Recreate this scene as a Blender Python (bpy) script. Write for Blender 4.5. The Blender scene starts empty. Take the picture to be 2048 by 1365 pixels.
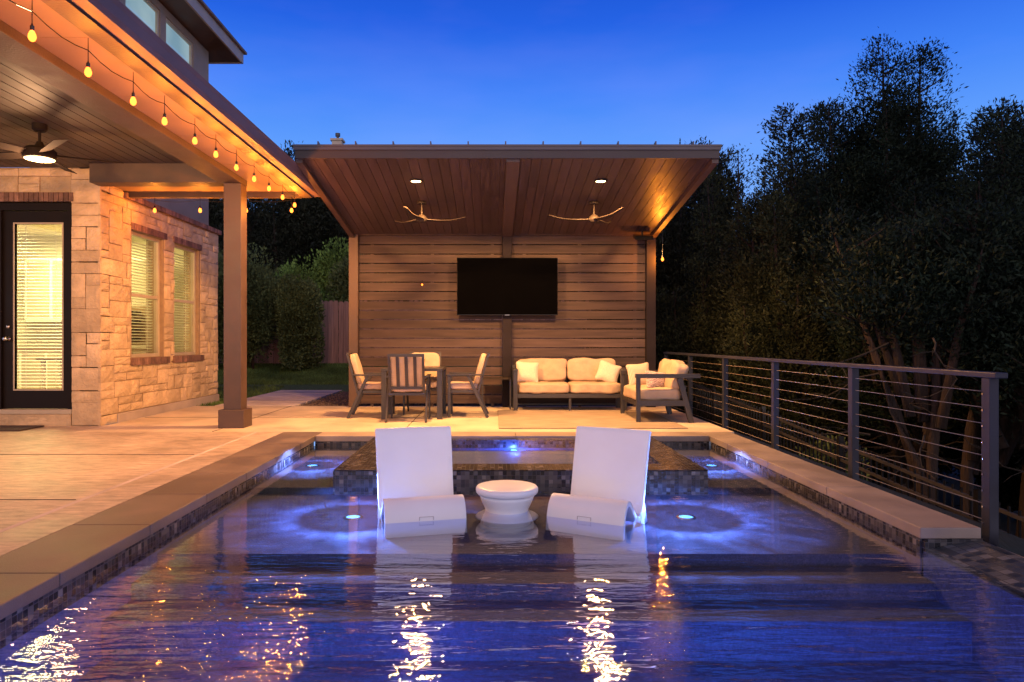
import bpy, math, random
import numpy as np
from mathutils import Vector, Matrix, noise
R = math.radians
PI = math.pi
scene = bpy.context.scene
col = scene.collection
rnd = random.Random(7)

# ------------------------------------------------------------------ materials
def nt(name):
    m = bpy.data.materials.new(name); m.use_nodes = True
    n = m.node_tree; b = n.nodes['Principled BSDF']
    return m, n, b
def N(n, t, **kw):
    x = n.nodes.new(t)
    for k, v in kw.items(): setattr(x, k, v)
    return x
def ramp(n, stops, interp='LINEAR'):
    r = N(n, 'ShaderNodeValToRGB'); e = r.color_ramp; e.interpolation = interp
    while len(e.elements) < len(stops): e.elements.new(0.5)
    for i, (p, c) in enumerate(stops):
        e.elements[i].position = p
        e.elements[i].color = (c[0], c[1], c[2], 1) if hasattr(c, '__len__') else (c, c, c, 1)
    return r
def coords(n, scale=(1, 1, 1), kind='Object'):
    t = N(n, 'ShaderNodeTexCoord'); mp = N(n, 'ShaderNodeMapping')
    n.links.new(t.outputs[kind], mp.inputs['Vector']); mp.inputs['Scale'].default_value = scale
    return mp.outputs['Vector']
def tone(c, f): return tuple(min(1, max(0, x * f)) for x in c)
def simple(name, c, rough=.6, var=.25, scale=3, bump=.15, bscale=60, metallic=0., stretch=(1, 1, 1), spec=.5, dirt=0.0, bdist=.01):
    m, n, b = nt(name)
    v = coords(n, stretch)
    a = N(n, 'ShaderNodeTexNoise'); a.inputs['Scale'].default_value = scale; a.inputs['Detail'].default_value = 6
    n.links.new(v, a.inputs['Vector'])
    r = ramp(n, [(.3, tone(c, 1 - var)), (.7, tone(c, 1 + var))]); n.links.new(a.outputs['Fac'], r.inputs[0])
    out = r.outputs[0]
    if dirt:
        d = N(n, 'ShaderNodeTexNoise'); d.inputs['Scale'].default_value = scale * .35; d.inputs['Detail'].default_value = 8
        n.links.new(v, d.inputs['Vector'])
        dr = ramp(n, [(.4, 1 - dirt), (.6, 1.0)]); n.links.new(d.outputs['Fac'], dr.inputs[0])
        mx = N(n, 'ShaderNodeMix', data_type='RGBA', blend_type='MULTIPLY'); mx.inputs[0].default_value = 1
        n.links.new(out, mx.inputs[6]); n.links.new(dr.outputs[0], mx.inputs[7]); out = mx.outputs[2]
    n.links.new(out, b.inputs['Base Color'])
    b.inputs['Roughness'].default_value = rough; b.inputs['Metallic'].default_value = metallic
    b.inputs['Specular IOR Level'].default_value = spec
    if bump:
        g = N(n, 'ShaderNodeTexNoise'); g.inputs['Scale'].default_value = bscale; g.inputs['Detail'].default_value = 5
        n.links.new(v, g.inputs['Vector'])
        bp = N(n, 'ShaderNodeBump'); bp.inputs['Strength'].default_value = bump; bp.inputs['Distance'].default_value = bdist
        n.links.new(g.outputs['Fac'], bp.inputs['Height']); n.links.new(bp.outputs['Normal'], b.inputs['Normal'])
        rr = ramp(n, [(.2, max(0, rough - .12)), (.8, min(1, rough + .12))]); n.links.new(a.outputs['Fac'], rr.inputs[0])
        n.links.new(rr.outputs[0], b.inputs['Roughness'])
    return m
def per_island(m, lo=.75, hi=1.2, warm=0.0):
    """multiply the base colour by a random value per mesh island (stones, pickets, slats)"""
    n = m.node_tree; b = n.nodes['Principled BSDF']
    src = b.inputs['Base Color'].links[0].from_socket
    g = N(n, 'ShaderNodeNewGeometry')
    r = ramp(n, [(0, (lo, lo * (1 - warm), lo * (1 - 2 * warm))), (.5, ((lo + hi) / 2,) * 3), (1, (hi, hi, hi * (1 + warm)))])
    n.links.new(g.outputs['Random Per Island'], r.inputs[0])
    mx = N(n, 'ShaderNodeMix', data_type='RGBA', blend_type='MULTIPLY'); mx.inputs[0].default_value = 1
    mx.clamp_result = False
    n.links.new(src, mx.inputs[6]); n.links.new(r.outputs[0], mx.inputs[7]); n.links.new(mx.outputs[2], b.inputs['Base Color'])
    return m
def wood(name, c, axis='x', rough=.55, var=.3, bump=.2):
    st = {'x': (.6, 9, 9), 'y': (9, .6, 9), 'z': (9, 9, .6)}[axis]
    return simple(name, c, rough, var, 2.2, bump, 9, stretch=st, bdist=.006)
def emis(name, c, s):
    m, n, b = nt(name)
    b.inputs['Base Color'].default_value = (*c, 1)
    b.inputs['Emission Color'].default_value = (*c, 1); b.inputs['Emission Strength'].default_value = s
    return m
def fres(n, ior):
    f = N(n, 'ShaderNodeFresnel'); g = N(n, 'ShaderNodeNewGeometry')
    mr = N(n, 'ShaderNodeMapRange'); mr.inputs['To Min'].default_value = ior; mr.inputs['To Max'].default_value = 1 / ior
    n.links.new(g.outputs['Backfacing'], mr.inputs['Value']); n.links.new(mr.outputs[0], f.inputs['IOR']); return f
def glass(name, tint=(1, 1, 1), ior=1.45):
    m, n, b = nt(name); n.nodes.remove(b)
    o = n.nodes['Material Output']
    f = fres(n, ior)
    t = N(n, 'ShaderNodeBsdfTransparent'); t.inputs[0].default_value = (*tint, 1)
    g = N(n, 'ShaderNodeBsdfGlossy'); g.inputs['Roughness'].default_value = .01
    mx = N(n, 'ShaderNodeMixShader')
    n.links.new(f.outputs[0], mx.inputs[0]); n.links.new(t.outputs[0], mx.inputs[1]); n.links.new(g.outputs[0], mx.inputs[2])
    n.links.new(mx.outputs[0], o.inputs[0])
    return m
def mosaic(name, cell=.038, stops=None, wet=.25, grout=(.055, .055, .06)):
    m, n, b = nt(name)
    g = N(n, 'ShaderNodeNewGeometry')
    ad = N(n, 'ShaderNodeVectorMath', operation='ADD'); ad.inputs[1].default_value = (.0137, .0111, .0123)
    n.links.new(g.outputs['Position'], ad.inputs[0])
    sc = N(n, 'ShaderNodeVectorMath', operation='SCALE'); sc.inputs['Scale'].default_value = 1 / cell
    n.links.new(ad.outputs[0], sc.inputs[0])
    fl = N(n, 'ShaderNodeVectorMath', operation='FLOOR'); fr = N(n, 'ShaderNodeVectorMath', operation='FRACTION')
    n.links.new(sc.outputs[0], fl.inputs[0]); n.links.new(sc.outputs[0], fr.inputs[0])
    wn = N(n, 'ShaderNodeTexWhiteNoise', noise_dimensions='3D'); n.links.new(fl.outputs[0], wn.inputs['Vector'])
    stops = stops or [(0, (.008, .009, .014)), (.3, (.026, .028, .036)), (.5, (.055, .052, .055)), (.72, (.095, .09, .088)), (.92, (.18, .17, .155))]
    r = ramp(n, stops, 'CONSTANT'); n.links.new(wn.outputs['Value'], r.inputs[0])
    sn = N(n, 'ShaderNodeSeparateXYZ'); n.links.new(g.outputs['True Normal'], sn.inputs[0])
    sf = N(n, 'ShaderNodeSeparateXYZ'); n.links.new(fr.outputs[0], sf.inputs[0])
    tot = None
    for i in range(3):
        ab = N(n, 'ShaderNodeMath', operation='ABSOLUTE'); n.links.new(sn.outputs[i], ab.inputs[0])
        lt = N(n, 'ShaderNodeMath', operation='LESS_THAN'); lt.inputs[1].default_value = .7; n.links.new(ab.outputs[0], lt.inputs[0])
        e = N(n, 'ShaderNodeMath', operation='LESS_THAN'); e.inputs[1].default_value = .1; n.links.new(sf.outputs[i], e.inputs[0])
        ml = N(n, 'ShaderNodeMath', operation='MULTIPLY'); n.links.new(lt.outputs[0], ml.inputs[0]); n.links.new(e.outputs[0], ml.inputs[1])
        if tot is None: tot = ml
        else:
            a = N(n, 'ShaderNodeMath', operation='MAXIMUM'); n.links.new(tot.outputs[0], a.inputs[0]); n.links.new(ml.outputs[0], a.inputs[1]); tot = a
    mx = N(n, 'ShaderNodeMix', data_type='RGBA'); n.links.new(tot.outputs[0], mx.inputs[0]); n.links.new(r.outputs[0], mx.inputs[6])
    mx.inputs[7].default_value = (*grout, 1); n.links.new(mx.outputs[2], b.inputs['Base Color'])
    rr = N(n, 'ShaderNodeMix', data_type='FLOAT'); n.links.new(tot.outputs[0], rr.inputs[0]); rr.inputs[2].default_value = wet; rr.inputs[3].default_value = .7
    n.links.new(rr.outputs[0], b.inputs['Roughness'])
    # each glass tile tilts a little so highlights break up
    wn2 = N(n, 'ShaderNodeBump'); wn2.inputs['Strength'].default_value = .5; wn2.inputs['Distance'].default_value = .004; wn2.invert = True
    n.links.new(tot.outputs[0], wn2.inputs['Height']); n.links.new(wn2.outputs['Normal'], b.inputs['Normal'])
    return m

def concrete(name, c, spec_scale=120, streak=False, rough=.6, bump=.35):
    m, n, b = nt(name)
    v = coords(n)
    big = N(n, 'ShaderNodeTexNoise'); big.inputs['Scale'].default_value = 1.3; big.inputs['Detail'].default_value = 8; big.inputs['Roughness'].default_value = .65
    n.links.new(v, big.inputs['Vector'])
    r = ramp(n, [(.28, tone(c, .62)), (.5, c), (.74, tone(c, 1.25))]); n.links.new(big.outputs['Fac'], r.inputs[0])
    v2 = coords(n, (1, 1, 1) if not streak else (5, 17, 5))
    fine = N(n, 'ShaderNodeTexNoise'); fine.inputs['Scale'].default_value = spec_scale if not streak else 1.0; fine.inputs['Detail'].default_value = 6
    fine.inputs['Roughness'].default_value = .7
    n.links.new(v2, fine.inputs['Vector'])
    fr = ramp(n, [(.33, .58), (.64, 1.2)] if streak else [(.3, .86), (.7, 1.08)]); n.links.new(fine.outputs['Fac'], fr.inputs[0])
    mx = N(n, 'ShaderNodeMix', data_type='RGBA', blend_type='MULTIPLY'); mx.inputs[0].default_value = 1
    n.links.new(r.outputs[0], mx.inputs[6]); n.links.new(fr.outputs[0], mx.inputs[7])
    n.links.new(mx.outputs[2], b.inputs['Base Color'])
    rr = ramp(n, [(.35, rough - .12), (.7, rough + .15)]); n.links.new(big.outputs['Fac'], rr.inputs[0]); n.links.new(rr.outputs[0], b.inputs['Roughness'])
    bp = N(n, 'ShaderNodeBump'); bp.inputs['Strength'].default_value = bump; bp.inputs['Distance'].default_value = .012
    n.links.new(fine.outputs['Fac'], bp.inputs['Height']); n.links.new(bp.outputs['Normal'], b.inputs['Normal'])
    return m

def water_mat(name, tint, s_near, s_far, y0, y1, refl=1.55):
    m, n, b = nt(name); n.nodes.remove(b)
    o = n.nodes['Material Output']
    g = N(n, 'ShaderNodeNewGeometry')
    def noi(sx, sy, det, dist=0.0, rot=0.0):
        mp = N(n, 'ShaderNodeMapping'); mp.inputs['Scale'].default_value = (sx, sy, 1); mp.inputs['Rotation'].default_value = (0, 0, rot)
        n.links.new(g.outputs['Position'], mp.inputs['Vector'])
        t = N(n, 'ShaderNodeTexNoise'); t.inputs['Scale'].default_value = 1; t.inputs['Detail'].default_value = det; t.inputs['Distortion'].default_value = dist
        t.inputs['Roughness'].default_value = .45
        n.links.new(mp.outputs[0], t.inputs['Vector']); return t.outputs['Fac']
    a = noi(2.2, 12.0, 3.0, .5, .1); c = noi(14, 34.0, 2, .2, -.1); d = noi(.9, 2.2, 1)
    m1 = N(n, 'ShaderNodeMath', operation='MULTIPLY'); m1.inputs[1].default_value = .24; n.links.new(c, m1.inputs[0])
    s1 = N(n, 'ShaderNodeMath', operation='ADD'); n.links.new(a, s1.inputs[0]); n.links.new(m1.outputs[0], s1.inputs[1])
    m2 = N(n, 'ShaderNodeMath', operation='MULTIPLY'); m2.inputs[1].default_value = 1.2; n.links.new(d, m2.inputs[0])
    s2 = N(n, 'ShaderNodeMath', operation='ADD'); n.links.new(s1.outputs[0], s2.inputs[0]); n.links.new(m2.outputs[0], s2.inputs[1])
    sp = N(n, 'ShaderNodeSeparateXYZ'); n.links.new(g.outputs['Position'], sp.inputs[0])
    mr = N(n, 'ShaderNodeMapRange', interpolation_type='SMOOTHSTEP'); mr.inputs['From Min'].default_value = y0; mr.inputs['From Max'].default_value = y1
    mr.inputs['To Min'].default_value = s_near; mr.inputs['To Max'].default_value = s_far
    n.links.new(sp.outputs['Y'], mr.inputs['Value'])
    hm = N(n, 'ShaderNodeMath', operation='MULTIPLY'); n.links.new(s2.outputs[0], hm.inputs[0]); n.links.new(mr.outputs[0], hm.inputs[1])
    bp = N(n, 'ShaderNodeBump'); bp.inputs['Strength'].default_value = 1; bp.inputs['Distance'].default_value = .01
    n.links.new(hm.outputs[0], bp.inputs['Height'])
    f = fres(n, 1.6); n.links.new(bp.outputs[0], f.inputs['Normal'])
    t = N(n, 'ShaderNodeBsdfTransparent'); t.inputs[0].default_value = (*tint, 1)
    gl = N(n, 'ShaderNodeBsdfGlossy'); gl.inputs['Roughness'].default_value = .009; n.links.new(bp.outputs[0], gl.inputs['Normal'])
    mx = N(n, 'ShaderNodeMixShader'); fm = N(n, 'ShaderNodeMath', operation='MULTIPLY', use_clamp=True); fm.inputs[1].default_value = refl
    n.links.new(f.outputs[0], fm.inputs[0])
    n.links.new(fm.outputs[0], mx.inputs[0]); n.links.new(t.outputs[0], mx.inputs[1]); n.links.new(gl.outputs[0], mx.inputs[2])
    n.links.new(mx.outputs[0], o.inputs[0])
    return m

def leafmat(name, c, c2=None):
    m, n, b = nt(name)
    g = N(n, 'ShaderNodeNewGeometry')
    v = coords(n)
    a = N(n, 'ShaderNodeTexNoise'); a.inputs['Scale'].default_value = 1.1; a.inputs['Detail'].default_value = 3; n.links.new(v, a.inputs['Vector'])
    c2 = c2 or tone(c, .45)
    r = ramp(n, [(.35, c2), (.68, c)]); n.links.new(a.outputs['Fac'], r.inputs[0])
    r2 = ramp(n, [(0, .55), (1, 1.4)]); n.links.new(g.outputs['Random Per Island'], r2.inputs[0])
    mx = N(n, 'ShaderNodeMix', data_type='RGBA', blend_type='MULTIPLY'); mx.inputs[0].default_value = 1
    n.links.new(r.outputs[0], mx.inputs[6]); n.links.new(r2.outputs[0], mx.inputs[7])
    n.links.new(mx.outputs[2], b.inputs['Base Color']); b.inputs['Roughness'].default_value = .6
    b.inputs['Specular IOR Level'].default_value = .08
    return m

M = {}
M['brown_paint'] = simple('brown_paint', (.085, .050, .036), .5, .18, 4, .12, 40, dirt=.15)
M['fascia_dark'] = simple('fascia_dark', (.045, .031, .028), .5, .18, 4, .12, 40, dirt=.15)
M['dark_beam'] = wood('dark_beam', (.075, .048, .038), 'z', .5)
M['plank_pav'] = per_island(wood('plank_pav', (.058, .036, .032), 'y', .42, .3), .75, 1.15)
M['slat'] = per_island(wood('slat', (.062, .043, .040), 'x', .75, .4), .7, 1.3)
M['slat'].node_tree.nodes['Principled BSDF'].inputs['Specular IOR Level'].default_value = .25
M['plank_porch'] = per_island(wood('plank_porch', (.05, .034, .022), 'y', .6, .35), .8, 1.15)
M['beam_porch'] = simple('beam_porch', (.075, .05, .033), .6, .22, 5, .35, 60, dirt=.2)
M['soffit'] = simple('soffit', (.24, .16, .09), .65, .12, 3, .1, 50)
M['gutter'] = simple('gutter', (.16, .10, .09), .6, .1, 3, .03, 30, dirt=.15)
M['fascia_up'] = simple('fascia_up', (.33, .29, .26), .6, .1, 3, .1, 50)
M['stucco'] = simple('stucco', (.30, .25, .21), .85, .12, 2.5, .5, 90, dirt=.12)
M['stone'] = per_island(simple('stone', (.60, .45, .27), .85, .13, 7, .9, 22, dirt=.2, bdist=.024), .80, 1.14, .0)
M['mortar'] = simple('mortar', (.30, .21, .13), .9, .15, 10, .5, 70)
M['brick'] = per_island(simple('brick', (.17, .095, .07), .85, .35, 14, .6, 60), .6, 1.5)
M['plinth'] = simple('plinth', (.42, .35, .29), .8, .12, 3, .2, 60, dirt=.2)
M['door'] = simple('door', (.009, .006, .005), .5, .15, 5, .05, 40, spec=.15)
M['vinyl'] = simple('vinyl', (.42, .36, .26), .5, .08, 5, 0)
M['blind'] = simple('blind', (.75, .72, .6), .5, .05, 5, 0)
M['glass'] = glass('glass', (.95, .98, .97))
M['room'] = simple('room', (.78, .74, .58), .8, .05, 2, 0)
M['room_floor'] = simple('room_floor', (.35, .22, .12), .4, .2, 4, 0)
M['white'] = simple('white', (.8, .78, .72), .4, .05, 5, 0)
M['wood_in'] = simple('wood_in', (.2, .12, .05), .5, .2, 5, .1)
M['nickel'] = simple('nickel', (.6, .57, .52), .25, .1, 5, 0, metallic=1)
M['black'] = simple('black', (.01, .01, .011), .12, .1, 3, 0)
M['screen'] = simple('screen', (.0015, .0015, .0018), .6, .1, 3, 0, spec=0)
M['post_dark'] = simple('post_dark', (.022, .018, .022), .8, .2, 5, .1, 60, spec=.1)
M['metal_dark'] = simple('metal_dark', (.036, .034, .037), .42, .15, 6, .06, 120)
M['post_blue'] = simple('post_blue', (.020, .023, .036), .5, .15, 6, .08, 90, spec=.25)
M['cable'] = simple('cable', (.26, .20, .14), .45, .1, 6, 0)
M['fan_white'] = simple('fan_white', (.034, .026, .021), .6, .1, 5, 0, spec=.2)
M['fan_dark'] = simple('fan_dark', (.014, .011, .009), .7, .1, 5, 0, spec=.1)
M['fan_blade'] = simple('fan_blade', (.03, .022, .017), .8, .1, 5, 0, spec=.1)
M['cushion'] = simple('cushion', (.50, .37, .25), .9, .08, 9, .6, 13, dirt=.1, bdist=.014)
M['cushion_pink'] = simple('cushion_pink', (.46, .34, .28), .9, .08, 9, .6, 13, dirt=.1, bdist=.014)
M['rug'] = simple('rug', (.33, .26, .19), .95, .35, 9, .4, 200, stretch=(.3, 3, 1))
M['mat'] = simple('mat', (.06, .04, .035), .95, .3, 50, .5, 200)
M['patio'] = concrete('patio', (.58, .48, .36), 160, False, .55, .2)
M['patio_left'] = concrete('patio_left', (.48, .385, .30), 60, True, .5, .8)
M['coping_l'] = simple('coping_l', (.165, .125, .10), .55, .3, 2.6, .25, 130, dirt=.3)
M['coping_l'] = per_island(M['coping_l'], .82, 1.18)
M['coping_r'] = simple('coping_r', (.30, .245, .205), .6, .22, 2.6, .25, 130, dirt=.25)
M['slab'] = simple('slab', (.58, .50, .48), .8, .15, 3, .3, 100, dirt=.2)
M['tile'] = mosaic('tile')
M['tile_wet'] = mosaic('tile_wet', .038, [(0, (.006, .007, .010)), (.3, (.018, .019, .024)), (.5, (.034, .035, .042)), (.72, (.06, .06, .068)), (.9, (.12, .12, .13))], .25, (.012, .012, .014))
M['tile_wet'].node_tree.nodes['Principled BSDF'].inputs['Specular IOR Level'].default_value = .2
M['tile_weir'] = mosaic('tile_weir', .06, [(0, (.015, .022, .03)), (.35, (.035, .045, .055)), (.6, (.06, .07, .08)), (.85, (.11, .12, .13))], .3, (.035, .04, .045))
M['plaster'] = simple('plaster', (.115, .115, .165), .8, .35, 90, .6, 160, dirt=.12)
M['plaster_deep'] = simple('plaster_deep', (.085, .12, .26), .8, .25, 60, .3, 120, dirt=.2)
M['resin'] = simple('resin', (.86, .91, .92), .38, .03, 3, .03, 200, dirt=.04)
M['grip'] = simple('grip', (.5, .48, .5), .6, .05, 3, 0)
M['lens'] = emis('lens', (.14, .5, 1.0), 4)
def bulb_mat():
    m, n, b = nt('bulb'); n.nodes.remove(b); o = n.nodes['Material Output']
    e = N(n, 'ShaderNodeEmission'); e.inputs[0].default_value = (1, .21, .025, 1); e.inputs[1].default_value = 8
    t = N(n, 'ShaderNodeBsdfTransparent'); t.inputs[0].default_value = (1, .9, .75, 1); mx = N(n, 'ShaderNodeMixShader'); mx.inputs[0].default_value = .5
    n.links.new(t.outputs[0], mx.inputs[1]); n.links.new(e.outputs[0], mx.inputs[2]); n.links.new(mx.outputs[0], o.inputs[0]); return m
M['bulb'] = bulb_mat()
M['can'] = emis('can', (1.0, .62, .26), 14)
M['fanlight'] = emis('fanlight', (1.0, .78, .42), 3.2)
M['fence_wood'] = per_island(wood('fence_wood', (.33, .20, .17), 'z', .85, .3, .5), .6, 1.2)
M['gravel'] = per_island(simple('gravel', (.10, .075, .07), .9, .4, 60, .6, 90), .4, 1.6)
M['gravel_base'] = simple('gravel_base', (.06, .045, .042), .95, .5, 40, .9, 70)
M['lawn'] = simple('lawn', (.07, .12, .04), .95, .5, 25, .9, 120)
M['blade'] = leafmat('blade', (.13, .22, .065))
M['hill'] = simple('hill', (.02, .017, .013), 1, .5, 5, .8, 20)
M['cedar'] = leafmat('cedar', (.042, .052, .024), (.012, .016, .009))
M['cedar_b'] = leafmat('cedar_b', (.015, .027, .017), (.005, .009, .006))
M['cedar_far'] = leafmat('cedar_far', (.028, .034, .022), (.010, .013, .009))
M['shrub'] = leafmat('shrub', (.13, .18, .07))
M['ivy'] = leafmat('ivy', (.20, .34, .08))
M['bark'] = simple('bark', (.024, .013, .008), .95, .45, 3, 1, 6, stretch=(8, 8, 1), bdist=.03)
M['twig'] = simple('twig', (.022, .016, .012), .95, .3, 9, .3, 40)
M['upper_glass'] = simple('upper_glass', (.05, .07, .08), .08, .1, 3, 0)
M['roof_metal'] = simple('roof_metal', (.07, .06, .065), .4, .1, 3, 0)
M['far_wall'] = simple('far_wall', (.38, .33, .28), .85, .1, 2, .2, 20)
M['far_roof'] = simple('far_roof', (.16, .13, .12), .9, .3, 3, .5, 30)
# pillows: stripes and chevrons woven into the cloth
def striped(name, c, c2, scale, chev=False):
    m, n, b = nt(name)
    t = N(n, 'ShaderNodeTexCoord')
    w = N(n, 'ShaderNodeTexWave', bands_direction='X' if not chev else 'Z'); w.inputs['Scale'].default_value = scale
    w.inputs['Distortion'].default_value = 6 if chev else .4; w.inputs['Detail Scale'].default_value = 2.5 if chev else 1
    n.links.new(t.outputs['Object'], w.inputs['Vector'])
    r = ramp(n, [(.3, c2), (.6, c)]); n.links.new(w.outputs['Fac'], r.inputs[0]); n.links.new(r.outputs[0], b.inputs['Base Color'])
    b.inputs['Roughness'].default_value = .95
    bp = N(n, 'ShaderNodeBump'); bp.inputs['Strength'].default_value = .4; bp.inputs['Distance'].default_value = .004
    n.links.new(w.outputs['Fac'], bp.inputs['Height']); n.links.new(bp.outputs[0], b.inputs['Normal'])
    return m
M['pil_plain'] = simple('pil_plain', (.68, .58, .45), .95, .1, 60, .6, 90, bdist=.004)
M['pil_stripe'] = striped('pil_stripe', (.68, .58, .44), (.45, .33, .22), 18)
M['pil_chev'] = striped('pil_chev', (.66, .55, .5), (.22, .15, .15), 16, True)

# upper storey glass: pale light painted into the pane as patchy emission
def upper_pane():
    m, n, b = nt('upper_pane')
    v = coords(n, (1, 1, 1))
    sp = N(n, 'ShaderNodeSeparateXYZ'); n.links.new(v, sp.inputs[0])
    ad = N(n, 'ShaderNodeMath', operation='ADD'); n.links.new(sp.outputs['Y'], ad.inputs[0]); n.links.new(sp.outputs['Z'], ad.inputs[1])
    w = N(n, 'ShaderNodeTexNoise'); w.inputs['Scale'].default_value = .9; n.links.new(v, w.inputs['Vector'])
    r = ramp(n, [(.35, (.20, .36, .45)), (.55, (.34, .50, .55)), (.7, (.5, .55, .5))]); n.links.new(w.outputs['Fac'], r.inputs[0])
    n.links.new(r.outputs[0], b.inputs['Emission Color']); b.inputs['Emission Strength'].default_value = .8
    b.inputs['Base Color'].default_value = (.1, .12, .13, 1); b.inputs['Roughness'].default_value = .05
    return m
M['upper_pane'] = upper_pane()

# ------------------------------------------------------------------ objects
OFF = {}
def tag(o, label=None, cat=None, group=None, kind=None):
    if label: o['label'] = label
    if cat: o['category'] = cat
    if group: o['group'] = group
    if kind: o['kind'] = kind
    return o
def thing(name, label, cat, loc=(0, 0, 0), rz=0, group=None):
    o = bpy.data.objects.new(name, None); col.objects.link(o)
    o.location = loc; o.rotation_euler = (0, 0, rz); o.empty_display_size = .1
    OFF[o.name] = Vector(loc)
    return tag(o, label, cat, group)
class MB:
    def __init__(s): s.v = []; s.f = []
    def add(s, vs, fs):
        k = len(s.v); s.v += [tuple(p) for p in vs]; s.f += [tuple(i + k for i in f) for f in fs]; return s
    def box(s, x0, x1, y0, y1, z0, z1):
        vs = [(x, y, z) for x in (x0, x1) for y in (y0, y1) for z in (z0, z1)]
        return s.add(vs, [(0, 1, 3, 2), (4, 6, 7, 5), (0, 4, 5, 1), (2, 3, 7, 6), (0, 2, 6, 4), (1, 5, 7, 3)])
    def bar(s, p0, p1, w, h, up=(0, 0, 1)):
        p0 = Vector(p0); p1 = Vector(p1); d = (p1 - p0).normalized(); u = Vector(up)
        if abs(d.dot(u)) > .98: u = Vector((0, 1, 0))
        a = d.cross(u).normalized(); b = a.cross(d).normalized()
        vs = []
        for p in (p0, p1):
            for i, j in ((-1, -1), (1, -1), (1, 1), (-1, 1)): vs.append(p + a * (i * w / 2) + b * (j * h / 2))
        return s.add(vs, [(0, 1, 2, 3), (7, 6, 5, 4), (0, 4, 5, 1), (1, 5, 6, 2), (2, 6, 7, 3), (3, 7, 4, 0)])
    def tube(s, pts, r, n=8, cap=True):
        pts = [Vector(p) for p in pts]; rs = r if hasattr(r, '__len__') else [r] * len(pts)
        vs = []; fs = []; ref = Vector((0, 0, 1))
        for i, p in enumerate(pts):
            d = (pts[min(i + 1, len(pts) - 1)] - pts[max(i - 1, 0)]).normalized()
            rr = ref if abs(d.dot(ref)) < .95 else Vector((0, 1, 0))
            a = d.cross(rr).normalized(); b = a.cross(d)
            for k in range(n):
                t = 2 * PI * k / n; vs.append(p + (a * math.cos(t) + b * math.sin(t)) * rs[i])
        for i in range(len(pts) - 1):
            for k in range(n): fs.append((i * n + k, i * n + (k + 1) % n, (i + 1) * n + (k + 1) % n, (i + 1) * n + k))
        if cap: fs.append(tuple(range(n - 1, -1, -1))); fs.append(tuple((len(pts) - 1) * n + k for k in range(n)))
        return s.add(vs, fs)
    def lathe(s, prof, n=32, c=(0, 0, 0)):
        vs = []; fs = []
        for (r, z) in prof:
            for k in range(n):
                t = 2 * PI * k / n; vs.append((c[0] + r * math.cos(t), c[1] + r * math.sin(t), c[2] + z))
        for i in range(len(prof) - 1):
            for k in range(n): fs.append((i * n + k, i * n + (k + 1) % n, (i + 1) * n + (k + 1) % n, (i + 1) * n + k))
        if prof[0][0] > 1e-4: fs.append(tuple(range(n - 1, -1, -1)))
        if prof[-1][0] > 1e-4: fs.append(tuple((len(prof) - 1) * n + k for k in range(n)))
        return s.add(vs, fs)
    def quad(s, a, b, c, d): return s.add([a, b, c, d], [(0, 1, 2, 3)])
    def cushion(s, c, size, rot=None, p=5.0, n=14, wob=.012, seed=0, pinch=0.0):
        """soft rounded block: superellipsoid on a cube grid with slight wobble; pinch draws in the sides between corners"""
        vs = []; fs = []; idx = {}
        rot = rot or Matrix.Identity(3); sx, sy, sz = [q / 2 for q in size]
        def vert(a, b, d):
            key = (round(a, 5), round(b, 5), round(d, 5))
            if key in idx: return idx[key]
            v = Vector((a, b, d)); L = (abs(a) ** p + abs(b) ** p + abs(d) ** p) ** (1 / p); v = v / L
            if pinch:
                e = 1 - pinch * (1 - abs(v.x) ** 2) * (abs(v.z) ** 2) - pinch * (1 - abs(v.z) ** 2) * (abs(v.x) ** 2)
                thick = (1 - abs(v.x) ** 4) * (1 - abs(v.z) ** 4)
                v = Vector((v.x * (1 - pinch * (1 - v.z ** 2)), v.y * (.15 + .85 * max(0, thick)) , v.z * (1 - pinch * (1 - v.x ** 2))))
            q = Vector((v.x * sx, v.y * sy, v.z * sz))
            w = noise.noise(q * 6 + Vector((seed, seed * 2, 0))) * wob
            q = q + v * w
            idx[key] = len(vs); vs.append(Vector(c) + rot @ q); return idx[key]
        g = [math.tan((i / n * 2 - 1) * PI / 4) for i in range(n + 1)]
        for ax in range(3):
            for sgn in (-1, 1):
                for i in range(n):
                    for j in range(n):
                        q = []
                        for (u, w) in ((i, j), (i + 1, j), (i + 1, j + 1), (i, j + 1)):
                            t = [0, 0, 0]; t[ax] = sgn; t[(ax + 1) % 3] = g[u]; t[(ax + 2) % 3] = g[w]
                            q.append(vert(*t))
                        fs.append(tuple(q if sgn > 0 else q[::-1]))
        return s.add(vs, fs)
    def piping(s, c, size, rot, p, ax=2, off=.0, r=.006):
        rot = rot or Matrix.Identity(3); sx, sy = [q / 2 for i, q in enumerate(size) if i != ax]; pts = []
        for k in range(49):
            t = 2 * PI * k / 48; u = math.copysign(abs(math.cos(t)) ** (2 / p), math.cos(t)) * sx * 1.0; v = math.copysign(abs(math.sin(t)) ** (2 / p), math.sin(t)) * sy
            q = [0, 0, 0]; o_ = [i for i in range(3) if i != ax]; q[o_[0]] = u; q[o_[1]] = v; q[ax] = off
            pts.append(Vector(c) + rot @ Vector(q))
        return s.tube(pts, r, 6, cap=False)
    def build(s, name, mat, parent=None, local=False, bevel=0, smooth=False):
        off = Vector((0, 0, 0))
        if parent is not None and not local:
            p = parent
            while p.parent: p = p.parent
            off = OFF[p.name]
        me = bpy.data.meshes.new(name)
        me.from_pydata([(v[0] - off.x, v[1] - off.y, v[2] - off.z) for v in s.v], [], s.f); me.update()
        return finish(name, me, mat, parent, bevel, smooth)
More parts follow.
